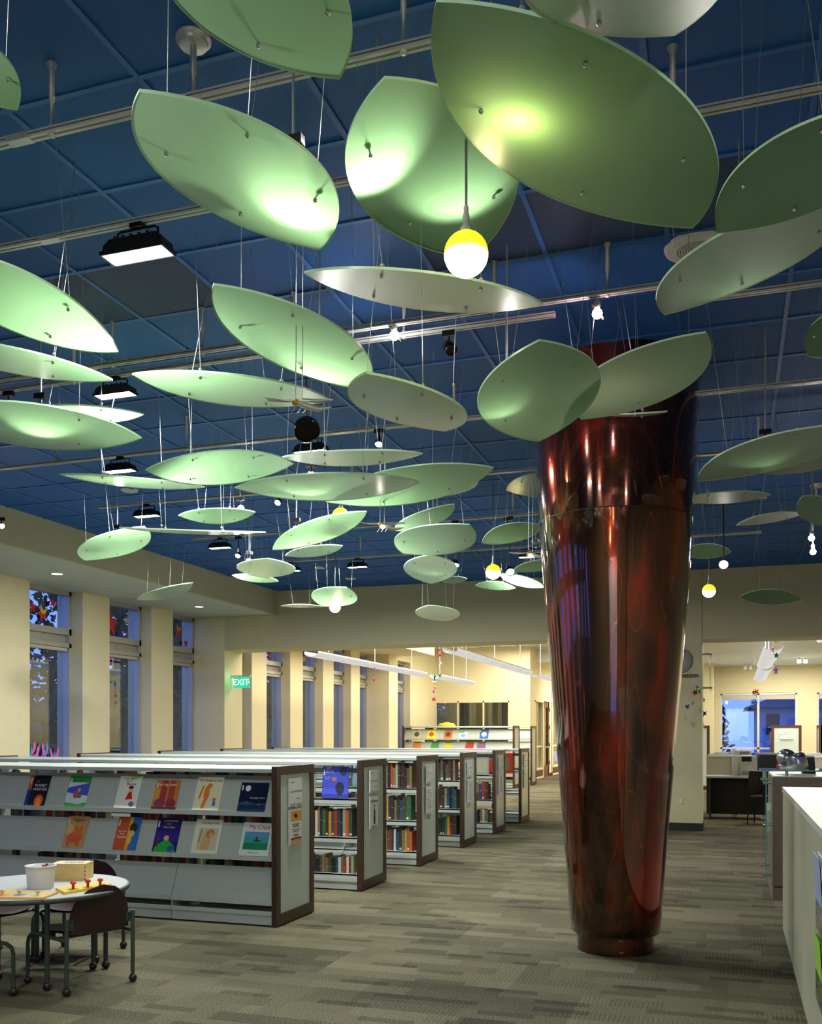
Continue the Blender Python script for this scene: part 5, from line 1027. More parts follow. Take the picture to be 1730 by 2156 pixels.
def kid_chair(x, y, rz, label):
    c = empty('childs_chair', (x, y, 0), rz, label, 'chair', "maroon children's chairs around the round table")
    # faces local +X
    n = 20; bw_, zb, zt = 0.185, 0.335, 0.598; pts = []
    pts.append((-bw_, zb))
    for i in range(n + 1):
        a = math.pi - math.pi * i / n; pts.append((bw_ * math.cos(a), zb + 0.075 + (zt - zb - 0.075) * math.sin(a)))
    pts.append((bw_, zb))
    m = MB(); k = len(pts)
    f_ = lambda u: -0.205 - 0.035 * (1 - (u / bw_) ** 2)
    # curved D-shaped shell from horizontal strips
    rows = 14; cols = 12; vs = []
    for r in range(rows + 1):
        zz = zb + (zt - zb) * r / rows
        s_ = 1.0 if zz < zb + 0.075 else math.sqrt(max(0.0, 1 - ((zz - zb - 0.075) / (zt - zb - 0.075)) ** 2))
        for q in range(cols + 1):
            u = bw_ * s_ * (2 * q / cols - 1); vs.append((f_(u), u, zz))
    q_ = [(r * (cols + 1) + c_, r * (cols + 1) + c_ + 1, (r + 1) * (cols + 1) + c_ + 1, (r + 1) * (cols + 1) + c_) for r in range(rows) for c_ in range(cols)]
    m.add(vs, q_, 0, True); m.add([(a - 0.011, b, c_) for a, b, c_ in vs], [tuple(reversed(z)) for z in q_], 0, True)
    m.build('backrest', MAROON, c)
    e = MB(); ed = [r * (cols + 1) for r in range(rows + 1)] + [rows * (cols + 1) + i for i in range(1, cols + 1)] + [r * (cols + 1) + cols for r in range(rows - 1, -1, -1)]
    e.tube([(vs[i][0] - 0.0055, vs[i][1], vs[i][2]) for i in ed[::1] if True], 0.0058, 6); e.build('backrest_edge', MAROON, c)
    m = MB(); vs = []; rows, cols = 10, 12
    for r in range(rows + 1):
        xx = -0.20 + 0.38 * r / rows; hw = 0.165 + 0.03 * math.sin(math.pi * min(1, r / rows * 1.1)) - (0.05 if r == rows else 0.0) - (0.012 if r == rows - 1 else 0)
        for q in range(cols + 1):
            u = hw * (2 * q / cols - 1); zz = 0.338 + 0.014 * (u / hw) ** 2 - 0.012 * math.sin(math.pi * r / rows) - (0.014 if r == rows else 0); vs.append((xx, u, zz))
    q_ = [(r * (cols + 1) + c_, (r + 1) * (cols + 1) + c_, (r + 1) * (cols + 1) + c_ + 1, r * (cols + 1) + c_ + 1) for r in range(rows) for c_ in range(cols)]
    m.add(vs, q_, 0, True); m.add([(a, b, c_ - 0.012) for a, b, c_ in vs], [tuple(reversed(z)) for z in q_], 0, True)
    m.build('seat', MAROON, c)
    for sy in (-1, 1):
        l = MB().tube([(-0.225, sy * 0.212, 0.05), (-0.225, sy * 0.212, 0.425)], 0.0125, 12).build('leg', TUBEG, c); MB().ball((-0.225, sy * 0.212, 0.024), 0.0245, 16).build('ball_foot', MAROON, l)
        l = MB().tube([(0.205, sy * 0.212, 0.05), (0.205, sy * 0.212, 0.235), (0.195, sy * 0.212, 0.272), (0.165, sy * 0.212, 0.298), (0.12, sy * 0.212, 0.306), (-0.225, sy * 0.212, 0.306)], 0.0115, 12).build('leg', TUBEG, c); MB().ball((0.205, sy * 0.212, 0.024), 0.0245, 16).build('ball_foot', MAROON, l)
        b = MB().box((-0.222, sy * 0.165, 0.362), (-0.212, sy * 0.205, 0.418)).build('back_bracket', TUBEG, c)
        MB().ball((-0.226, sy * 0.182, 0.404), 0.004, 6).ball((-0.226, sy * 0.182, 0.376), 0.004, 6).build('rivet', BLK, b)
        MB().box((0.02, sy * 0.14, 0.285), (0.05, sy * 0.17, 0.318)).build('seat_block', BLK, c)
    MB().tube([(-0.12, -0.212, 0.306), (-0.12, 0.212, 0.306)], 0.010, 10).tube([(0.1, -0.212, 0.306), (0.1, 0.212, 0.306)], 0.010, 10).build('cross_rail', TUBEG, c)
    return c
kid_chair(-3.645, 4.755, math.radians(158 + 0), "maroon children's chair with its back to the camera, nearest at the round table")
kid_chair(-4.10, 5.34, math.radians(-78), "maroon children's chair on the far side of the table, facing the camera")
kid_chair(-4.10, 4.36, math.radians(52), "maroon children's chair pushed under the table at the lower left edge")
kid_chair(-4.50, 5.02, math.radians(-10), "maroon children's chair behind the table at the left edge, mostly cut off")

# toys on the table
t = empty('plastic_tub', (-3.845, 4.66, TH), 0, 'white plastic tub on the round table beside the wooden box', 'tub')
MB().lathe([(0.068, 0.0), (0.074, 0.004), (0.080, 0.10), (0.083, 0.104), (0.083, 0.128), (0.0885, 0.129), (0.0885, 0.134), (0.080, 0.134), (0.077, 0.105), (0.070, 0.006), (0.001, 0.006)], n=48).build('tub_body', mat('white_plastic', srgb(232, 234, 238), 0.35, noise=0.01), t)
MB().box((-0.012, -0.004, 0.12), (0.02, 0.004, 0.136)).ball((0.018, 0, 0.138), 0.009, 8).build('small_animal', flat(110, 66, 40), empty('toy_figure', (-3.82, 4.66, TH), 0, 'small brown toy figure sticking out of the white tub', 'toy'))
a = at(107, 1853.7, z=TH); b = at(180, 1853.7, z=TH); ang = math.atan2(b.y - a.y, b.x - a.x); w_ = (b - a).length
t = empty('wooden_box', a, ang, 'pale wooden box with finger joints and a printed lid on the round table', 'box')
MB().box((0, 0, 0), (w_, 0.15, 0.093)).build('box_body', MAPLE, t)
MB().box((-0.002, -0.002, 0.093), (w_ + 0.002, 0.152, 0.102)).build('lid', MAPLE, t)
m = MB()
for k in range(4):
    for xx in (-0.0008, w_ - 0.008): m.box((xx, -0.001, 0.004 + 0.024 * k), (xx + 0.009, 0.0, 0.014 + 0.024 * k))
m.build('finger_joints', flat(120, 84, 48), t)
m = MB().box((0.012, 0.02, 0.102), (w_ - 0.012, 0.13, 0.1026)); m.build('lid_label', flat(222, 214, 190), t)
m = MB()
for k in range(9): m.box((0.06 + 0.014 * k, 0.05 + 0.006 * (k % 3), 0.1026), (0.069 + 0.014 * k, 0.10 - 0.005 * (k % 2), 0.103))
m.build('label_print', flat(50, 54, 96), t)
MB().box((w_ - 0.06, 0.04, 0.1026), (w_ - 0.03, 0.06, 0.1031)).build('label_orange', flat(230, 120, 40), t)
def board(pts, th, colr, name, label):
    P = [at(x, y, z=TH) for x, y in pts]; c = sum(P, Vector()) / 4; t = empty(name, (c.x, c.y, TH), 0, label, 'puzzle', 'knob puzzles on the round table')
    MB().prism([(p.x - c.x, p.y - c.y) for p in P], 0.0, th, 0).build('board', colr, t); return t, c
YEL = mat('yellow_board', srgb(226, 190, 60), 0.45, noise=0.04)
t, c = board([(135.6, 1884), (235, 1866), (216, 1860), (117, 1874)], 0.014, YEL, 'knob_puzzle', 'yellow board puzzle with three red pegs on the round table')
for px, py_ in ((154, 1872), (185, 1868), (211, 1865.5)):
    p = at(px, py_, z=TH + 0.014) - Vector((c.x, c.y, TH))
    MB().lathe([(0.001, 0.0005), (0.032, 0.0005)], (p.x, p.y, p.z), 20, cap=False).build('brown_shape', flat(150, 110, 60), t)
    MB().lathe([(0.008, 0), (0.008, 0.026), (0.016, 0.030), (0.017, 0.037), (0.011, 0.045), (0.001, 0.047)], (p.x, p.y, p.z), 18).build('red_peg', mat('red_peg_paint', srgb(206, 44, 32), 0.3, noise=0.03), t)
t, c = board([(90.4, 1895), (123, 1881.5), (15, 1876), (-42, 1893)], 0.013, MAPLE, 'knob_puzzle', 'natural wood knob puzzle with painted pieces on the near side of the table')
for px, py_, cc in ((5, 1884, (226, 130, 60)), (41, 1884, (90, 120, 190)), (79.6, 1885, (226, 200, 90))):
    p = at(px, py_, z=TH + 0.013) - Vector((c.x, c.y, TH))
    MB().lathe([(0.001, 0.0005), (0.034, 0.0005)], (p.x, p.y, p.z), 20, cap=False).build('painted_piece', flat(*cc), t)
    MB().lathe([(0.009, 0), (0.006, 0.010), (0.012, 0.018), (0.013, 0.024), (0.001, 0.029)], (p.x, p.y, p.z), 16).build('wooden_knob', MAPLE, t)
MB().prism(disc2d(p.x - 0.03, p.y + 0.01, 0.05, 0.02), 0.0135, 0.0139, 0).build('painted_piece', flat(120, 200, 220), t)

# ------------------------------------------------------------------ foreground counter on the right
t = empty('service_counter', (0.35, 0, 0), 0, 'pale sage counter running along the right edge in the foreground', 'counter')
MB().box((0, 0.9, 0.06), (1.9, 7.43, 1.045)).build('counter_body', LAMC, t)
MB().box((-0.004, 0.88, 1.045), (1.92, 7.436, 1.08)).build('counter_top', LAMT, t)
MB().box((0.02, 0.9, 0.0), (1.88, 7.41, 0.06)).build('toe_kick', BASEB, t)
PO = thin_glass('acrylic_pocket', (0.88, 0.9, 0.92), 0.05)
for k, (z0, z1, c, lb) in enumerate([(0.78, 0.97, (150, 168, 205), 'clear brochure pocket with blue and white leaflets on the counter side, upper'), (0.53, 0.69, (150, 205, 60), 'clear brochure pocket with lime green leaflets on the counter side, lower')]):
    t = empty('brochure_pocket', (0.346, 3.45, 0), 0, lb, 'brochure holder', 'brochure pockets on the side of the sage counter')
    MB().box((-0.062, 0, z0), (-0.059, 0.26, z1)).box((-0.062, 0, z0), (0, 0.003, z1)).box((-0.062, 0.257, z0), (0, 0.26, z1)).box((-0.062, 0, z0), (0, 0.26, z0 + 0.003)).build('acrylic_pocket', PO, t)
    for q in range(7):
        xx = -0.056 + 0.007 * q
        MB(Matrix.Translation((xx, 0, z0 + 0.004)) @ Matrix.Rotation(-0.06 - 0.02 * q * 0.3, 4, 'Y')).box((0, 0.012 + 0.002 * q, 0), (0.0022, 0.25, z1 - z0 + 0.075 - 0.006 * (q % 3))).build('leaflet', PAPER if (q % 2 and k == 0) else flat(*c), t)

# ------------------------------------------------------------------ information desk with glass
t = empty('information_desk', (0.34, 9.0, 0), 0, 'taupe laminate information desk end with a glass screen beside it', 'desk')
MB().box((0, 0, 0.125), (1.9, 1.1, 1.083)).build('desk_body', BRWN, t)
MB().box((0, 0.0, 0.0), (1.9, 1.1, 0.115)).build('plinth', BRWN, t)
MB().box((0.012, 0.012, 0.11), (1.88, 1.08, 0.13)).build('kick_joint', INK, t)  # dark recessed strip at the kick line, between body and plinth
MB().box((0.01, 0.008, 1.083), (1.9, 1.1, 1.09)).build('desk_top', mat('desk_top_white', srgb(225, 228, 222), 0.3, noise=0.02), t)
g_ = MB().box((-0.058, -0.02, 0.145), (-0.048, 0.9, 1.12)).build('glass_screen', GLASSC, t)
MB().box((-0.0585, -0.0225, 0.145), (-0.0475, -0.02, 1.12)).build('glass_edge', GLEDGE, g_)
g2 = MB().box((-0.10, -0.03, 1.135), (1.85, 0.42, 1.147)).build('glass_shelf', GLASSC, t)
MB().box((-0.10, -0.033, 1.135), (1.85, -0.03, 1.147)).build('glass_edge', GLEDGE, g2)
for z in (0.22, 0.66, 1.03):
    for y_ in (0.03, 0.72):
        MB().tube([(-0.07, y_, z), (0.0, y_, z)], 0.012, 14).tube([(-0.078, y_, z), (-0.066, y_, z)], 0.018, 14).build('standoff', STEEL, t)
for xx in (0.12, 1.0, 1.7): MB().tube([(xx, 0.08, 1.09), (xx, 0.08, 1.135)], 0.014, 14).build('standoff', STEEL, t)
for k, (x_, y_, r_) in enumerate([(0.55, 9.35, 0.2), (0.95, 9.45, -0.1), (1.35, 9.3, 0.1)]):
    MB(Matrix.Translation((x_, y_, 1.0905)) @ Matrix.Rotation(r_, 4, 'Z')).box((-0.15, -0.11, 0), (0.15, 0.11, 0.006)).build('paper_stack', PAPER, None, 'white papers on the information desk under the glass shelf, %s' % ['by its left end', 'in the middle', 'at the picture edge'][k], 'papers', 'papers on the information desk')
MB().prism([(0.0, 0.35), (0.05, 0.38), (0.055, 0.60), (0.0, 0.62), (-0.035, 0.55)], 0.01, 0.2, 0, 'x').build('leaflet_sheet', PAPER, None, 'white leaflets behind the glass screen of the information desk', 'leaflets').location = (0.28, 9.55, 0.2)
# silver balloon astronaut
FOIL = mat('silver_foil', srgb(185, 186, 190), 0.18, 0.9, noise=0.08, nscale=6, bump=0.5)
p = at(1655, 1604, Y=9.55); t = empty('foil_balloon', (p.x, p.y, 1.147), 0, 'silver foil figure balloon with a round helmet on the information desk', 'balloon')
MB().ball((0, 0, 0.09), 0.086, 32, 0, 1.0).build('helmet', FOIL, t)
m = MB(Matrix.Translation((0.10, -0.02, 0.06)) @ Matrix.Rotation(-0.35, 4, 'Y')); m.lathe([(0.001, -0.08), (0.07, -0.075), (0.078, -0.02), (0.078, 0.05), (0.06, 0.075), (0.001, 0.08)], n=20); m.build('torso', FOIL, t)
m = MB(Matrix.Translation((0.12, -0.09, 0.08)) @ Matrix.Rotation(-0.35, 4, 'Y')); m.box((-0.02, -0.02, 0.0), (0.015, -0.005, 0.02)); m.build('blue_badge', flat(70, 130, 220), t)
m = MB(Matrix.Translation((0.125, -0.09, 0.06)) @ Matrix.Rotation(-0.35, 4, 'Y')); m.box((-0.015, -0.02, 0.0), (0.015, -0.005, 0.012)); m.build('red_badge', flat(220, 60, 50), t)
MB().lathe([(0.001, 0), (0.035, 0.005), (0.04, 0.03), (0.001, 0.05)], (-0.04, -0.08, -0.0), 14).build('boot', FOIL, t); MB().box((-0.09, -0.09, 0.0), (-0.06, -0.08, 0.04)).build('flag_patch', flat(220, 70, 60), t)
p = at(1702, 1620, Y=9.7); t = empty('desk_monitor', (p.x, p.y, 1.09), 0, 'grey and black monitor back on the information desk at the right edge', 'monitor')
MB().prism([(-0.06, 0), (0.06, 0), (0.045, 0.16), (-0.04, 0.17)], -0.04, 0.05, 0, 'y').build('monitor_back', BLK, t); MB().prism([(-0.065, 0.0), (-0.055, 0), (-0.03, 0.15), (0.045, 0.155), (0.045, 0.17), (-0.045, 0.175)], -0.045, 0.055, 0, 'y').build('bezel', SILV, t)

# ------------------------------------------------------------------ work desks in the right room
FAB = mat('partition_fabric', srgb(178, 176, 165), 0.85, noise=0.10, nscale=180); DPAN = mat('dark_panel', srgb(58, 60, 58), 0.6, noise=0.06)
t = empty('work_desk', (-0.42, 17.1, 0), 0, 'long grey work desk with low fabric partitions behind the information sign wall', 'desk')
MB().box((0, 0, 0.705), (3.4, 0.65, 0.735)).build('desk_top', mat('desk_grey', srgb(196, 196, 188), 0.4, noise=0.02), t)
for a_, b_ in ((0.0, 0.42), (0.52, 2.15), (2.26, 3.4)): MB().box((a_, 0.62, 0.735), (b_, 0.67, 1.05)).build('fabric_partition', FAB, t)
for xx in (0.43, 2.16): MB().box((xx, 0.60, 0.0), (xx + 0.085, 0.68, 1.055)).build('post', SILV, t)
MB().box((0, 0.61, 1.05), (3.4, 0.69, 1.07)).build('partition_cap', mat('cap_light', srgb(215, 215, 208), 0.4, noise=0.02), t)
for xx in (0.05, 0.98, 2.1): MB().box((xx, 0.05, 0.0), (xx + 0.03, 0.62, 0.705)).build('leg_panel', DPAN, t)
MB().box((0, 0.58, 0.05), (3.4, 0.60, 0.70)).build('modesty_panel', DPAN, t)
p = at(1572, 1632, Y=17.3); t = empty('computer_tower', (p.x, 17.25, 0.735), 0, 'beige computer tower with a black bay on the grey work desk', 'computer')
MB().box((-0.10, 0, 0), (0.10, 0.40, 0.345)).build('case', mat('pc_beige', srgb(196, 198, 192), 0.45, noise=0.02), t)
MB().box((-0.085, -0.004, 0.25), (0.075, 0, 0.33)).build('black_bay', BLK, t); MB().box((-0.085, -0.006, 0.215), (0.075, 0, 0.235)).build('drive_slot', SILV, t)
m = MB()
for q in range(4): m.box((-0.085, -0.003, 0.02 + 0.02 * q), (0.075, 0, 0.028 + 0.02 * q))
m.build('vent', INK, t)
p = at(1616, 1632, Y=17.3); t = empty('computer_monitor', (p.x, 17.3, 0.735), 0, 'boxy grey computer monitor with a dark screen on the work desk', 'monitor')
MB().box((-0.20, 0, 0.05), (0.20, 0.04, 0.40)).prism([(0.04, 0.07), (0.04, 0.38), (0.3, 0.32), (0.3, 0.12)], -0.17, 0.17, 0, 'x').build('housing', mat('pc_grey', srgb(188, 192, 192), 0.4, noise=0.02), t)
MB().box((-0.165, -0.002, 0.10), (0.165, 0.0, 0.365)).build('screen', mat('dark_screen', srgb(42, 50, 48), 0.15, noise=0.05), t)
MB().box((-0.08, -0.0035, 0.115), (0.06, -0.002, 0.13)).box((-0.15, -0.0035, 0.335), (-0.12, -0.002, 0.35)).build('screen_icons', flat(110, 150, 190), t)
MB().box((-0.09, 0.02, 0.0), (0.09, 0.22, 0.015)).box((-0.05, 0.05, 0.015), (0.05, 0.12, 0.06)).build('stand', mat('pc_grey', srgb(188, 192, 192), 0.4), t)
for k, px in enumerate([(1517), (1715)]):
    p = at(px, 1588, Y=17.95); t = empty('computer_monitor', (p.x, 17.95, 0.74), 0, 'top of a white monitor showing above the partition, %s' % ['beside the sign wall', 'at the right edge'][k], 'monitor', 'monitors behind the partition')
    MB().box((-0.21, 0, 0.05), (0.21, 0.04, 0.36)).prism([(-0.13, 0.36), (0.13, 0.36), (0.09, 0.385), (-0.09, 0.385)], 0.0, 0.05, 0, 'y').build('housing', mat('pc_white', srgb(225, 226, 222), 0.4, noise=0.02), t)
    MB().box((-0.1, 0.0, 0.0), (0.1, 0.05, 0.05)).build('stand', mat('pc_white', srgb(225, 226, 222), 0.4), t)
MB().box((-0.4, 17.82, 0.70), (3.0, 18.5, 0.74)).box((-0.38, 18.4, 0), (-0.35, 18.45, 0.7)).box((2.9, 18.4, 0), (2.95, 18.45, 0.7)).build('rear_desk', DPAN, None, 'desk behind the partitions holding the white monitors', 'desk')
p = at(1560, 1590, Y=18.1); t = empty('printer', (p.x, 18.1, 0.74), 0, 'grey printer behind the partition between the white monitor and the tower', 'printer')
MB().box((-0.17, 0, 0), (0.17, 0.3, 0.42)).build('case', mat('pc_beige', srgb(196, 198, 192), 0.45), t); m = MB()
for q in range(4): m.box((-0.03, -0.004, 0.35 + 0.014 * q), (0.14, 0, 0.356 + 0.014 * q))
m.build('vent', INK, t); MB(Matrix.Translation((-0.09, -0.003, 0.375)) @ Matrix.Rotation(math.pi / 2, 4, 'X')).lathe([(0.02, 0), (0.026, 0.003)], n=20, cap=False).build('ring', INK, t)
# black chair
p = at(1612, 1727, z=0); t = empty('office_chair', (p.x - 0.04, 16.45, 0), math.radians(75), 'black stacking chair with a perforated back at the work desk', 'chair')
m = MB(); vs = []
for r in range(9):
    for q in range(9):
        u = -0.21 + 0.42 * q / 8; zz = 0.50 + 0.36 * r / 8; vs.append((-0.22 - 0.04 * (1 - (u / .21) ** 2) - 0.04 * r / 8, u * (1 - 0.15 * (r / 8) ** 2), zz))
qq = [(r * 9 + q, r * 9 + q + 1, r * 9 + q + 10, r * 9 + q + 9) for r in range(8) for q in range(8)]
m.add(vs, qq, 0, True).add([(a_ - 0.01, b_, c_) for a_, b_, c_ in vs], [tuple(reversed(z)) for z in qq], 0, True).build('backrest', BLK, t)
m = MB()
for r in range(7):
    for q in range(9): m.ball((-0.265 - 0.02 * r / 3 - 0.036 * (1 - ((q - 4) / 5) ** 2) + 0.03, -0.15 + 0.0375 * q, 0.57 + 0.04 * r), 0.006, 6)
m.build('perforations', flat(120, 120, 120), t)
MB().prism(disc2d(0, 0, 0.23, 0.22), 0.43, 0.46).build('seat', BLK, t)
for sx, sy in ((-0.2, -0.2), (-0.2, 0.2), (0.2, -0.2), (0.2, 0.2)): MB().tube([(sx * 1.1, sy * 1.1, 0), (sx, sy, 0.44)] + ([(-0.24, sy, 0.52)] if sx < 0 else []), 0.012, 10).build('leg', BLK, t)
# book cases in the right room
def right_case(x0, x1, y0, y1, label, ends=True):
    t = empty('bookcase', (0, 0, 0), 0, label, 'bookcase', 'bookcases in the right room'); h = 1.66
    w = 0.065
    e = MB().box((x0, y0, 0.01), (x0 + w, y0 + 0.045, h)).box((x1 - w, y0, 0.01), (x1, y0 + 0.045, h)).box((x0 + w, y0, h - w), (x1 - w, y0 + 0.045, h)).box((x0 + w, y0, 0.01), (x1 - w, y0 + 0.045, 0.1)).build('end_panel', mat('red_walnut', srgb(84, 44, 26), 0.4, noise=0.2), t)
    MB().box((x0 + w, y0 + 0.012, 0.1), (x1 - w, y0 + 0.033, h - w)).build('frosted_pane', FROST, e)
    xc = (x0 + x1) / 2
    MB().box((xc - 0.02, y0 + 0.05, 0), (xc + 0.02, y1, h - 0.03)).build('center_panel', GREYM, t)
    for z in (0.1, 0.45, 0.82, 1.2): MB().box((x0 + 0.03, y0 + 0.05, z), (x1 - 0.03, y1, z + 0.015)).build('shelf', GREYM, t)
    MB().box((x0 + 0.01, y0 + 0.05, h - 0.05), (x1 - 0.01, y1, h - 0.03)).build('canopy_top', GREYM, t)
    return t
right_case(-1.25, -0.54, 26.0, 27.7, 'walnut framed bookcase end in the right room, beside the sign wall')
right_case(0.94, 1.64, 25.6, 28.5, 'walnut framed bookcase end with two white cards in the right room')
t = empty('sign_holder', (1.29, 25.58, 0), 0, 'two white cards on the walnut framed bookcase end in the right room', 'sign holder'); MB().box((-0.14, 0, 1.43), (0.14, 0.015, 1.53)).build('white_card', PAPER, t); MB().box((-0.14, 0, 1.31), (0.16, 0.015, 1.42)).build('white_card', PAPER, t)
MB().box((-0.1, -0.001, 1.475), (0.07, 0, 1.481)).box((0.0, -0.001, 1.355), (0.12, 0, 1.361)).build('card_text', INK, t)
right_case(2.02, 2.12, 25.3, 25.4, 'narrow walnut bookcase end at the right edge of the right room')
rb = bookcase(25.9, 'grey bookcase full of colourful books at the right edge of the right room', x0=2.1, x1=4.0, nsec=2, h=1.66, levels=(0.45, 0.82, 1.2), back=(), grp='bookcases in the right room', backpanel=True)
for z, lv in ((0.834, 'middle'), (1.214, 'top')):
    fill(2.13, 2.7, 25.96, z, 'on the %s shelf, bookcase at the right edge' % lv, 'books on the %s shelf at the right edge' % lv, tmin=0.05, tmax=0.08, hmin=0.24, hmax=0.32)
    y_ = 25.7
    while y_ < 27.2:
        th = RB.uniform(0.09, 0.14); put_book(0.95, y_ + th, z, th, 0.25, RB.uniform(0.24, 0.31), -math.pi / 2, 'on the %s shelf beside the two white cards' % lv, 'books on the %s shelf beside the two cards' % lv, turn='in line'); y_ += th + 0.01
    y_ = 26.08
    while y_ < 27.0:
        th = RB.uniform(0.09, 0.14); put_book(-0.56, y_, z, th, 0.25, RB.uniform(0.24, 0.31), math.pi / 2, 'on the %s shelf beside the sign wall' % lv, 'books on the %s shelf beside the sign wall' % lv, turn='in line'); y_ += th + 0.01

# ------------------------------------------------------------------ hung light fixtures of the rooms beyond
LF = mat('fixture_white', srgb(225, 228, 230), 0.5, noise=0.01); LG = glow('fixture_glow', (1, 0.98, 0.95), 0.62)
def linear(x, y0, y1, z, w, label, zt):
    t = empty('linear_pendant', (x, y0, z), 0, label, 'pendant light', 'long white pendants in the rooms beyond'); L_ = y1 - y0
    arc = [(w / 2 * math.cos(a), 0.0 + 0.09 * (-math.sin(a)) + 0.03) for a in [math.pi * i / 10 for i in range(11)]]
    out = [(u, v) for u, v in arc] + [(-u * 0.97, v + 0.006) for u, v in arc]
    m = MB().add([(u, 0, v) for u, v in arc] + [(u, L_, v) for u, v in arc], [(i, i + 1, 12 + i, 11 + i) for i in range(10)], 0, True); m.build('curved_shell', LG, t)
    n = max(2, int(L_ / 1.2)); r = MB()
    for i in range(n + 1):
        yy = L_ * i / n; r.add([(u * 1.01, yy - 0.012, v - 0.003) for u, v in arc] + [(u * 1.01, yy + 0.012, v - 0.003) for u, v in arc], [(k_, k_ + 1, 12 + k_, 11 + k_) for k_ in range(10)], 0)
    r.box((-w / 2, 0, 0.025), (-w / 2 + 0.01, L_, 0.045)).box((w / 2 - 0.01, 0, 0.025), (w / 2, L_, 0.045)); r.build('ribs', LF, t)
    for yy in (L_ * 0.12, L_ * 0.5, L_ * 0.88): MB().tube([(0, yy, 0.0), (0, yy, zt - z)], 0.008, 8).build('hanger', LF, t)
linear(-7.2, 15.9, 22.4, 2.9, 0.28, 'long white pendant light nearest the left window wall', 4.14)
linear(-4.6, 15.9, 22.5, 2.9, 0.28, 'long white pendant light in the middle of the left opening', 4.14)
linear(-7.1, 23.2, 26.6, 2.9, 0.28, 'shorter white pendant light behind the magazine case stars', 4.14)
linear(-4.55, 23.4, 27.5, 2.9, 0.28, 'white pendant light touching the column outline in the left opening', 4.14)
linear(0.62, 15.8, 20.5, 2.80, 0.30, 'white curved pendant light in the right opening, nearer piece', 3.40)
linear(0.66, 20.8, 25.5, 2.80, 0.30, 'white curved pendant light in the right opening, farther piece', 3.40)
for k, (px, py_) in enumerate([(1568, 1404), (1579, 1404), (1682, 1387), (1695, 1387), (1725, 1340)]):
    p = at(px, py_, z=3.36); p = p if p.y < 29 else at(px, py_, Y=28.5)
    t = empty('white_spotlight', (p.x, p.y, 3.40), 0, 'small white ceiling spotlight in the right room, %s' % ['left one of the far pair', 'right one of the far pair', 'left one of the near pair', 'right one of the near pair', 'beside the header'][k], 'spotlight', 'small white spotlights in the right room')
    MB(Matrix.Translation((0, 0, -0.08)) @ Matrix.Rotation(0.6, 4, 'X')).lathe([(0.03, 0.05), (0.05, 0.0), (0.055, -0.06)], n=16).build('head', LF, t); MB().tube([(0, 0, -0.05), (0, 0, 0)], 0.01, 8).build('stem', LF, t)

# ------------------------------------------------------------------ signs, outlets, stars
p = at(491, 1436, Y=15.30); t = empty('exit_sign', (-8.48, 15.30, 2.38), 0, 'green glowing EXIT sign on the wall stub before the window wall', 'sign')
MB().box((0, -0.03, -0.14), (0.006, 0.03, 0.14)).build('wall_plate', SILV, t)
MB().box((0.01, -0.025, 0.085), (0.37, 0.025, 0.115)).build('sign_housing', SILV, t)
g_ = MB().box((0.03, -0.004, -0.11), (0.36, 0.004, 0.085)).build('green_pane', glow('exit_green', (0.05, 0.75, 0.38), 0.9), t)
text('exit_letters', 'EXIT', face_cam((0.18, -0.006, -0.012)), 0.155, glow('exit_white', (0.75, 1, 0.88), 1.6), g_, ext=0.0008); text('exit_arrow', '>', face_cam((0.335, -0.006, -0.012)), 0.09, glow('exit_white', (0.75, 1, 0.88), 1.6), g_, ext=0.0008)
lamp('exit_lamp', 'POINT', (0.16, -0.12, 0.0), 0.8, (0.05, 1, 0.45), 0.04, None, t)
t = empty('information_sign', (-0.70, YH - 0.02, 0), 0, 'clear wall sign reading Information with a grey i disc, right of the column', 'sign')
MB().box((-0.42, -0.006, 1.97), (0.30, 0.0, 2.83)).build('clear_plate', thin_glass('sign_plate', (0.99, 0.99, 0.99), -0.03), t)
MB(Matrix.Translation((-0.05, -0.008, 2.56)) @ Matrix.Rotation(math.pi / 2, 4, 'X')).lathe([(0.001, 0.004), (0.185, 0.004), (0.187, 0.0)], n=40, cap=False).build('grey_disc', flat(160, 162, 162), t)
text('letter_i', 'i', face_cam((-0.05, -0.014, 2.55)), 0.28, INK, t, ext=0.001)
text('sign_text', 'Information', face_cam((-0.02, -0.009, 2.335)), 0.104, INK, t, ext=0.0008, bold=0.0012)
for xx, zz in ((0.27, 2.80), (0.27, 2.24)): MB(Matrix.Translation((xx, -0.01, zz)) @ Matrix.Rotation(math.pi / 2, 4, 'X')).lathe([(0.001, 0.012), (0.012, 0.012), (0.012, 0.0)], n=14, cap=False).build('standoff', STEEL, t)
t = empty('blade_sign', (-0.42, 15.2, 0), 0, 'thin clear sign on steel arms at the corner of the khaki wall', 'sign')
for z in (2.66, 2.15): MB().tube([(0, 0, z), (0.14, 0, z)], 0.014, 12).tube([(0.12, 0, z - 0.03), (0.14, 0, z + 0.01)], 0.01, 10).build('arm', STEEL, t)
MB().box((0.10, -0.006, 2.08), (0.125, 0.35, 2.7)).build('clear_panel', GLASSC, t)
p = at(1433, 1686, Y=YH); t = empty('wall_outlet', (p.x, YH, p.z), 0, 'beige wall outlet low on the khaki wall right of the column', 'outlet')
MB().box((-0.037, -0.006, -0.058), (0.037, 0, 0.058)).build('cover_plate', mat('outlet_beige', srgb(205, 198, 178), 0.5, noise=0.02), t); MB().box((-0.017, -0.009, 0.006), (0.017, -0.006, 0.04)).box((-0.017, -0.009, -0.04), (0.017, -0.006, -0.006)).build('sockets', mat('outlet_ivory', srgb(222, 215, 198), 0.4, noise=0.02), t)
SC_ = {'red': (200, 30, 40), 'green': (30, 130, 70), 'blue': (30, 40, 200), 'silver': (190, 195, 205), 'yellow': (235, 200, 30), 'pink': (220, 60, 190), 'purple': (90, 40, 130)}
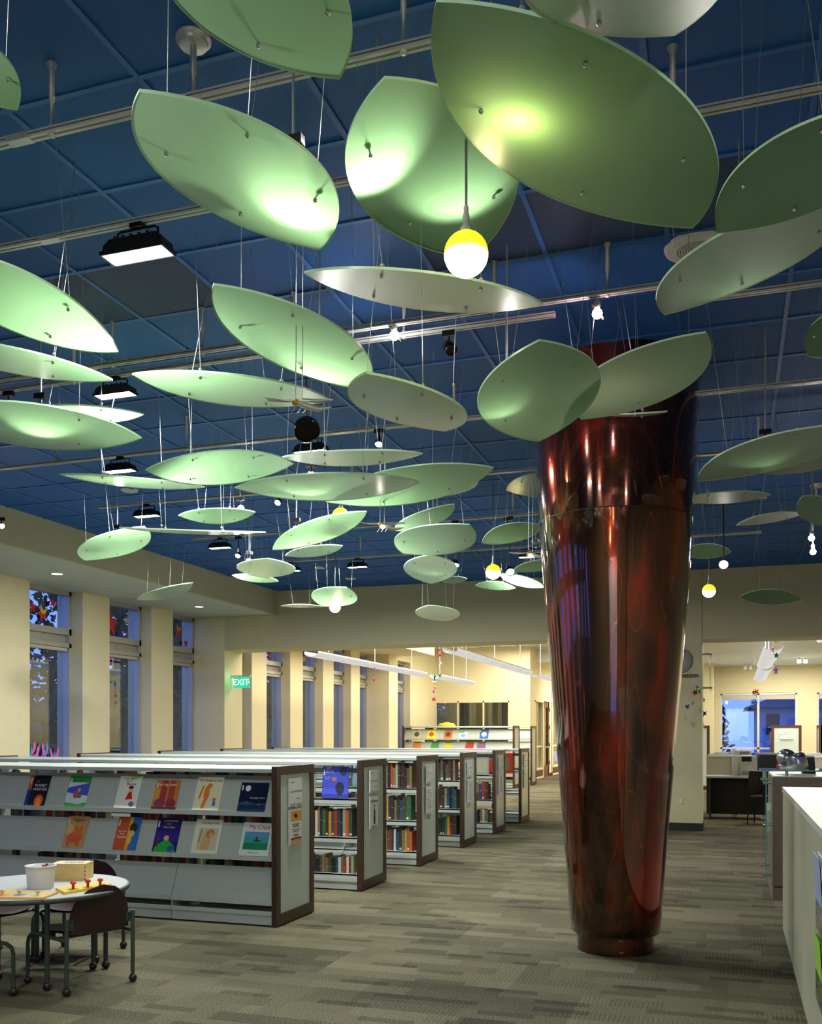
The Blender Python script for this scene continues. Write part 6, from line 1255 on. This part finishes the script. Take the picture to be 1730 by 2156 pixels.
def starm(c): return mat('mylar_' + c, srgb(*SC_[c]), 0.25, 0.5, noise=0.1, nscale=40)
def garland(px0, Y, items, label, top, r=0.07):
    p0 = at(px0, 1400, Y=Y); t = empty('star_garland', (p0.x, Y, 0), 0, label, 'star garland', 'garlands of shiny stars')
    zs = [at(px0, y_, Y=Y).z for _, y_, _ in items]
    MB().tube([(0, 0, min(zs)), (0, 0, top)], 0.0015, 5).build('string', WIRE, t)
    for k, (px, y_, c) in enumerate(items):
        q = at(px, y_, Y=Y); M = Matrix.Translation((q.x - p0.x, 0, q.z)) @ Matrix.Rotation(0.5 * ((k * 37) % 5 - 2), 4, 'Z') @ Matrix.Rotation(math.pi / 2, 4, 'X') @ Matrix.Rotation(0.4 * k, 4, 'Z')
        m = MB(M); o_ = star2d(r); m.add([(u, v, 0) for u, v in o_] + [(0, 0, 0.014), (0, 0, -0.014)], [(i, (i + 1) % 10, 10) for i in range(10)] + [((i + 1) % 10, i, 11) for i in range(10)]); m.build('foil_star', starm(c), t)
garland(914, 18.0, [(926, 1368, 'pink'), (926, 1378, 'red'), (927, 1398, 'silver'), (926, 1422, 'green'), (915, 1423, 'green'), (915, 1429, 'blue'), (914, 1437, 'silver'), (915, 1447, 'yellow'), (913, 1455, 'pink'), (913, 1472, 'red')], 'long string of coloured foil stars in the middle of the left opening', 4.14, 0.055)
garland(788, 18.0, [(789, 1407, 'pink'), (788, 1431, 'red')], 'short string with a single red star before the left window wall', 4.14, 0.05)
garland(1462, 14.8, [(1467, 1448, 'green'), (1463, 1458, 'red'), (1473, 1455, 'green'), (1458, 1481, 'silver'), (1447, 1487, 'purple'), (1443, 1510, 'silver')], 'cluster of foil stars hanging before the khaki wall right of the column', 3.9, 0.055)
garland(1480, 15.9, [(1481, 1474, 'green'), (1482, 1502, 'blue'), (1477, 1515, 'purple'), (1480, 1530, 'yellow')], 'foil star string just inside the left edge of the right opening', 3.4, 0.055)
garland(1630, 15.9, [(1629, 1343, 'pink'), (1634, 1349, 'yellow'), (1627, 1368, 'red'), (1634, 1380, 'green')], 'foil stars under the near end of the curved pendant in the right opening', 3.4, 0.055)
garland(1588, 25.6, [(1586, 1458, 'red'), (1592, 1456, 'red'), (1591, 1462, 'green'), (1585, 1478, 'green'), (1590, 1477, 'blue')], 'small foil star cluster under the far end of the curved pendant', 3.4, 0.09)
garland(1633, 24.0, [(1633, 1412, 'purple')], 'single violet star hanging right of the curved pendant', 3.4, 0.12)
# stars and rockets on the window glass
def decal(px, py_, r, c, label, a0=math.pi / 2, c2=None):
    p = at(px, py_, X=-9.15); t = empty('star_decal', p, 0, label, 'star decal', 'paper stars on the tall windows')
    m = MB(Matrix.Rotation(math.pi / 2, 4, 'Z') @ Matrix.Rotation(math.pi / 2, 4, 'X')); m.prism(star2d(r, a0=a0), 0, 0.004); m.build('paper_star', flat(*c), t)
    if c2:
        m = MB(Matrix.Rotation(math.pi / 2, 4, 'Z') @ Matrix.Rotation(math.pi / 2, 4, 'X')); o_ = star2d(r, a0=a0); m.prism(o_[7:] + o_[:2] + [(0, 0)], 0.0045, 0.006); m.build('yellow_half', flat(*c2), t)
decal(89, 1292, 0.13, (200, 40, 50), 'red and yellow paper star in the first tall window', 1.9, (235, 190, 40)); decal(69, 1278, 0.085, (205, 30, 45), 'red paper star at the left side of the first tall window'); decal(111, 1270, 0.075, (205, 30, 45), 'small red paper star upper right in the first tall window', 1.3)
decal(233, 1315, 0.2, (205, 35, 50), 'big red paper star cut by the pier in the second tall window'); decal(267, 1306, 0.08, (200, 190, 190), 'pale paper star in the second tall window'); decal(254, 1336, 0.08, (40, 50, 150), 'blue paper star low in the second tall window')
decal(374, 1328, 0.13, (200, 60, 50), 'red and yellow paper star in the third tall window', 1.8, (225, 180, 40)); decal(391, 1354, 0.085, (205, 30, 45), 'small red paper star low in the third tall window')
for k, (px, Y, c) in enumerate([(571, 18.1, (205, 30, 45)), (640, 19.9, (225, 180, 60)), (703, 21.5, (205, 30, 45))]):
    p = at(px, 1380 + 7 * k, X=-9.15); t = empty('star_decal', p, 0, 'paper star in a tall window of the left room beyond, %s' % ['first window', 'second window', 'third window'][k], 'star decal', 'paper stars on the tall windows')
    m = MB(Matrix.Rotation(math.pi / 2, 4, 'Z') @ Matrix.Rotation(math.pi / 2, 4, 'X')); m.prism(star2d(0.1), 0, 0.004); m.build('paper_star', flat(*c), t)
for k, (px, py_, s_, a_, c) in enumerate([(72, 1576, 1.0, .15, 0), (79, 1583, 1.0, .3, 0), (91, 1578, 1.0, -.2, 0), (99, 1576, 0.9, .1, 1), (108, 1587, 0.9, -.35, 0), (121, 1586, 0.9, .3, 0), (66, 1584, 0.8, .1, 1), (95, 1592, 0.8, .0, 1), (72, 1592, 0.8, .2, 0), (115, 1593, 0.7, .0, 1)]):
    p = at(px, py_, X=-9.15); t = empty('rocket_cutout', p, 0, '%s paper rocket on the first tall window, %s' % (['pink', 'light blue'][c], ['tall one second from the left', 'leaning right beside the tall one', 'leaning left in the middle', 'right of the middle pink one', 'leaning left toward the right side', 'rightmost, leaning right', 'at the left glass edge', 'low in the middle', 'low at left', 'low at right'][k]), 'paper rocket', 'paper rockets on the first tall window')
    m = MB(Matrix.Rotation(math.pi / 2, 4, 'Z') @ Matrix.Rotation(math.pi / 2, 4, 'X') @ Matrix.Rotation(-a_, 4, 'Z')); h_ = 0.085 * s_
    m.prism([(0, 1.25 * h_), (.28 * h_, .6 * h_), (.3 * h_, -.4 * h_), (.65 * h_, -1.1 * h_), (.25 * h_, -.8 * h_), (0, -1.15 * h_), (-.25 * h_, -.8 * h_), (-.65 * h_, -1.1 * h_), (-.3 * h_, -.4 * h_), (-.28 * h_, .6 * h_)], 0, 0.003)
    m.build('paper_rocket', flat(*[(225, 110, 170), (90, 150, 220)][c]), t)
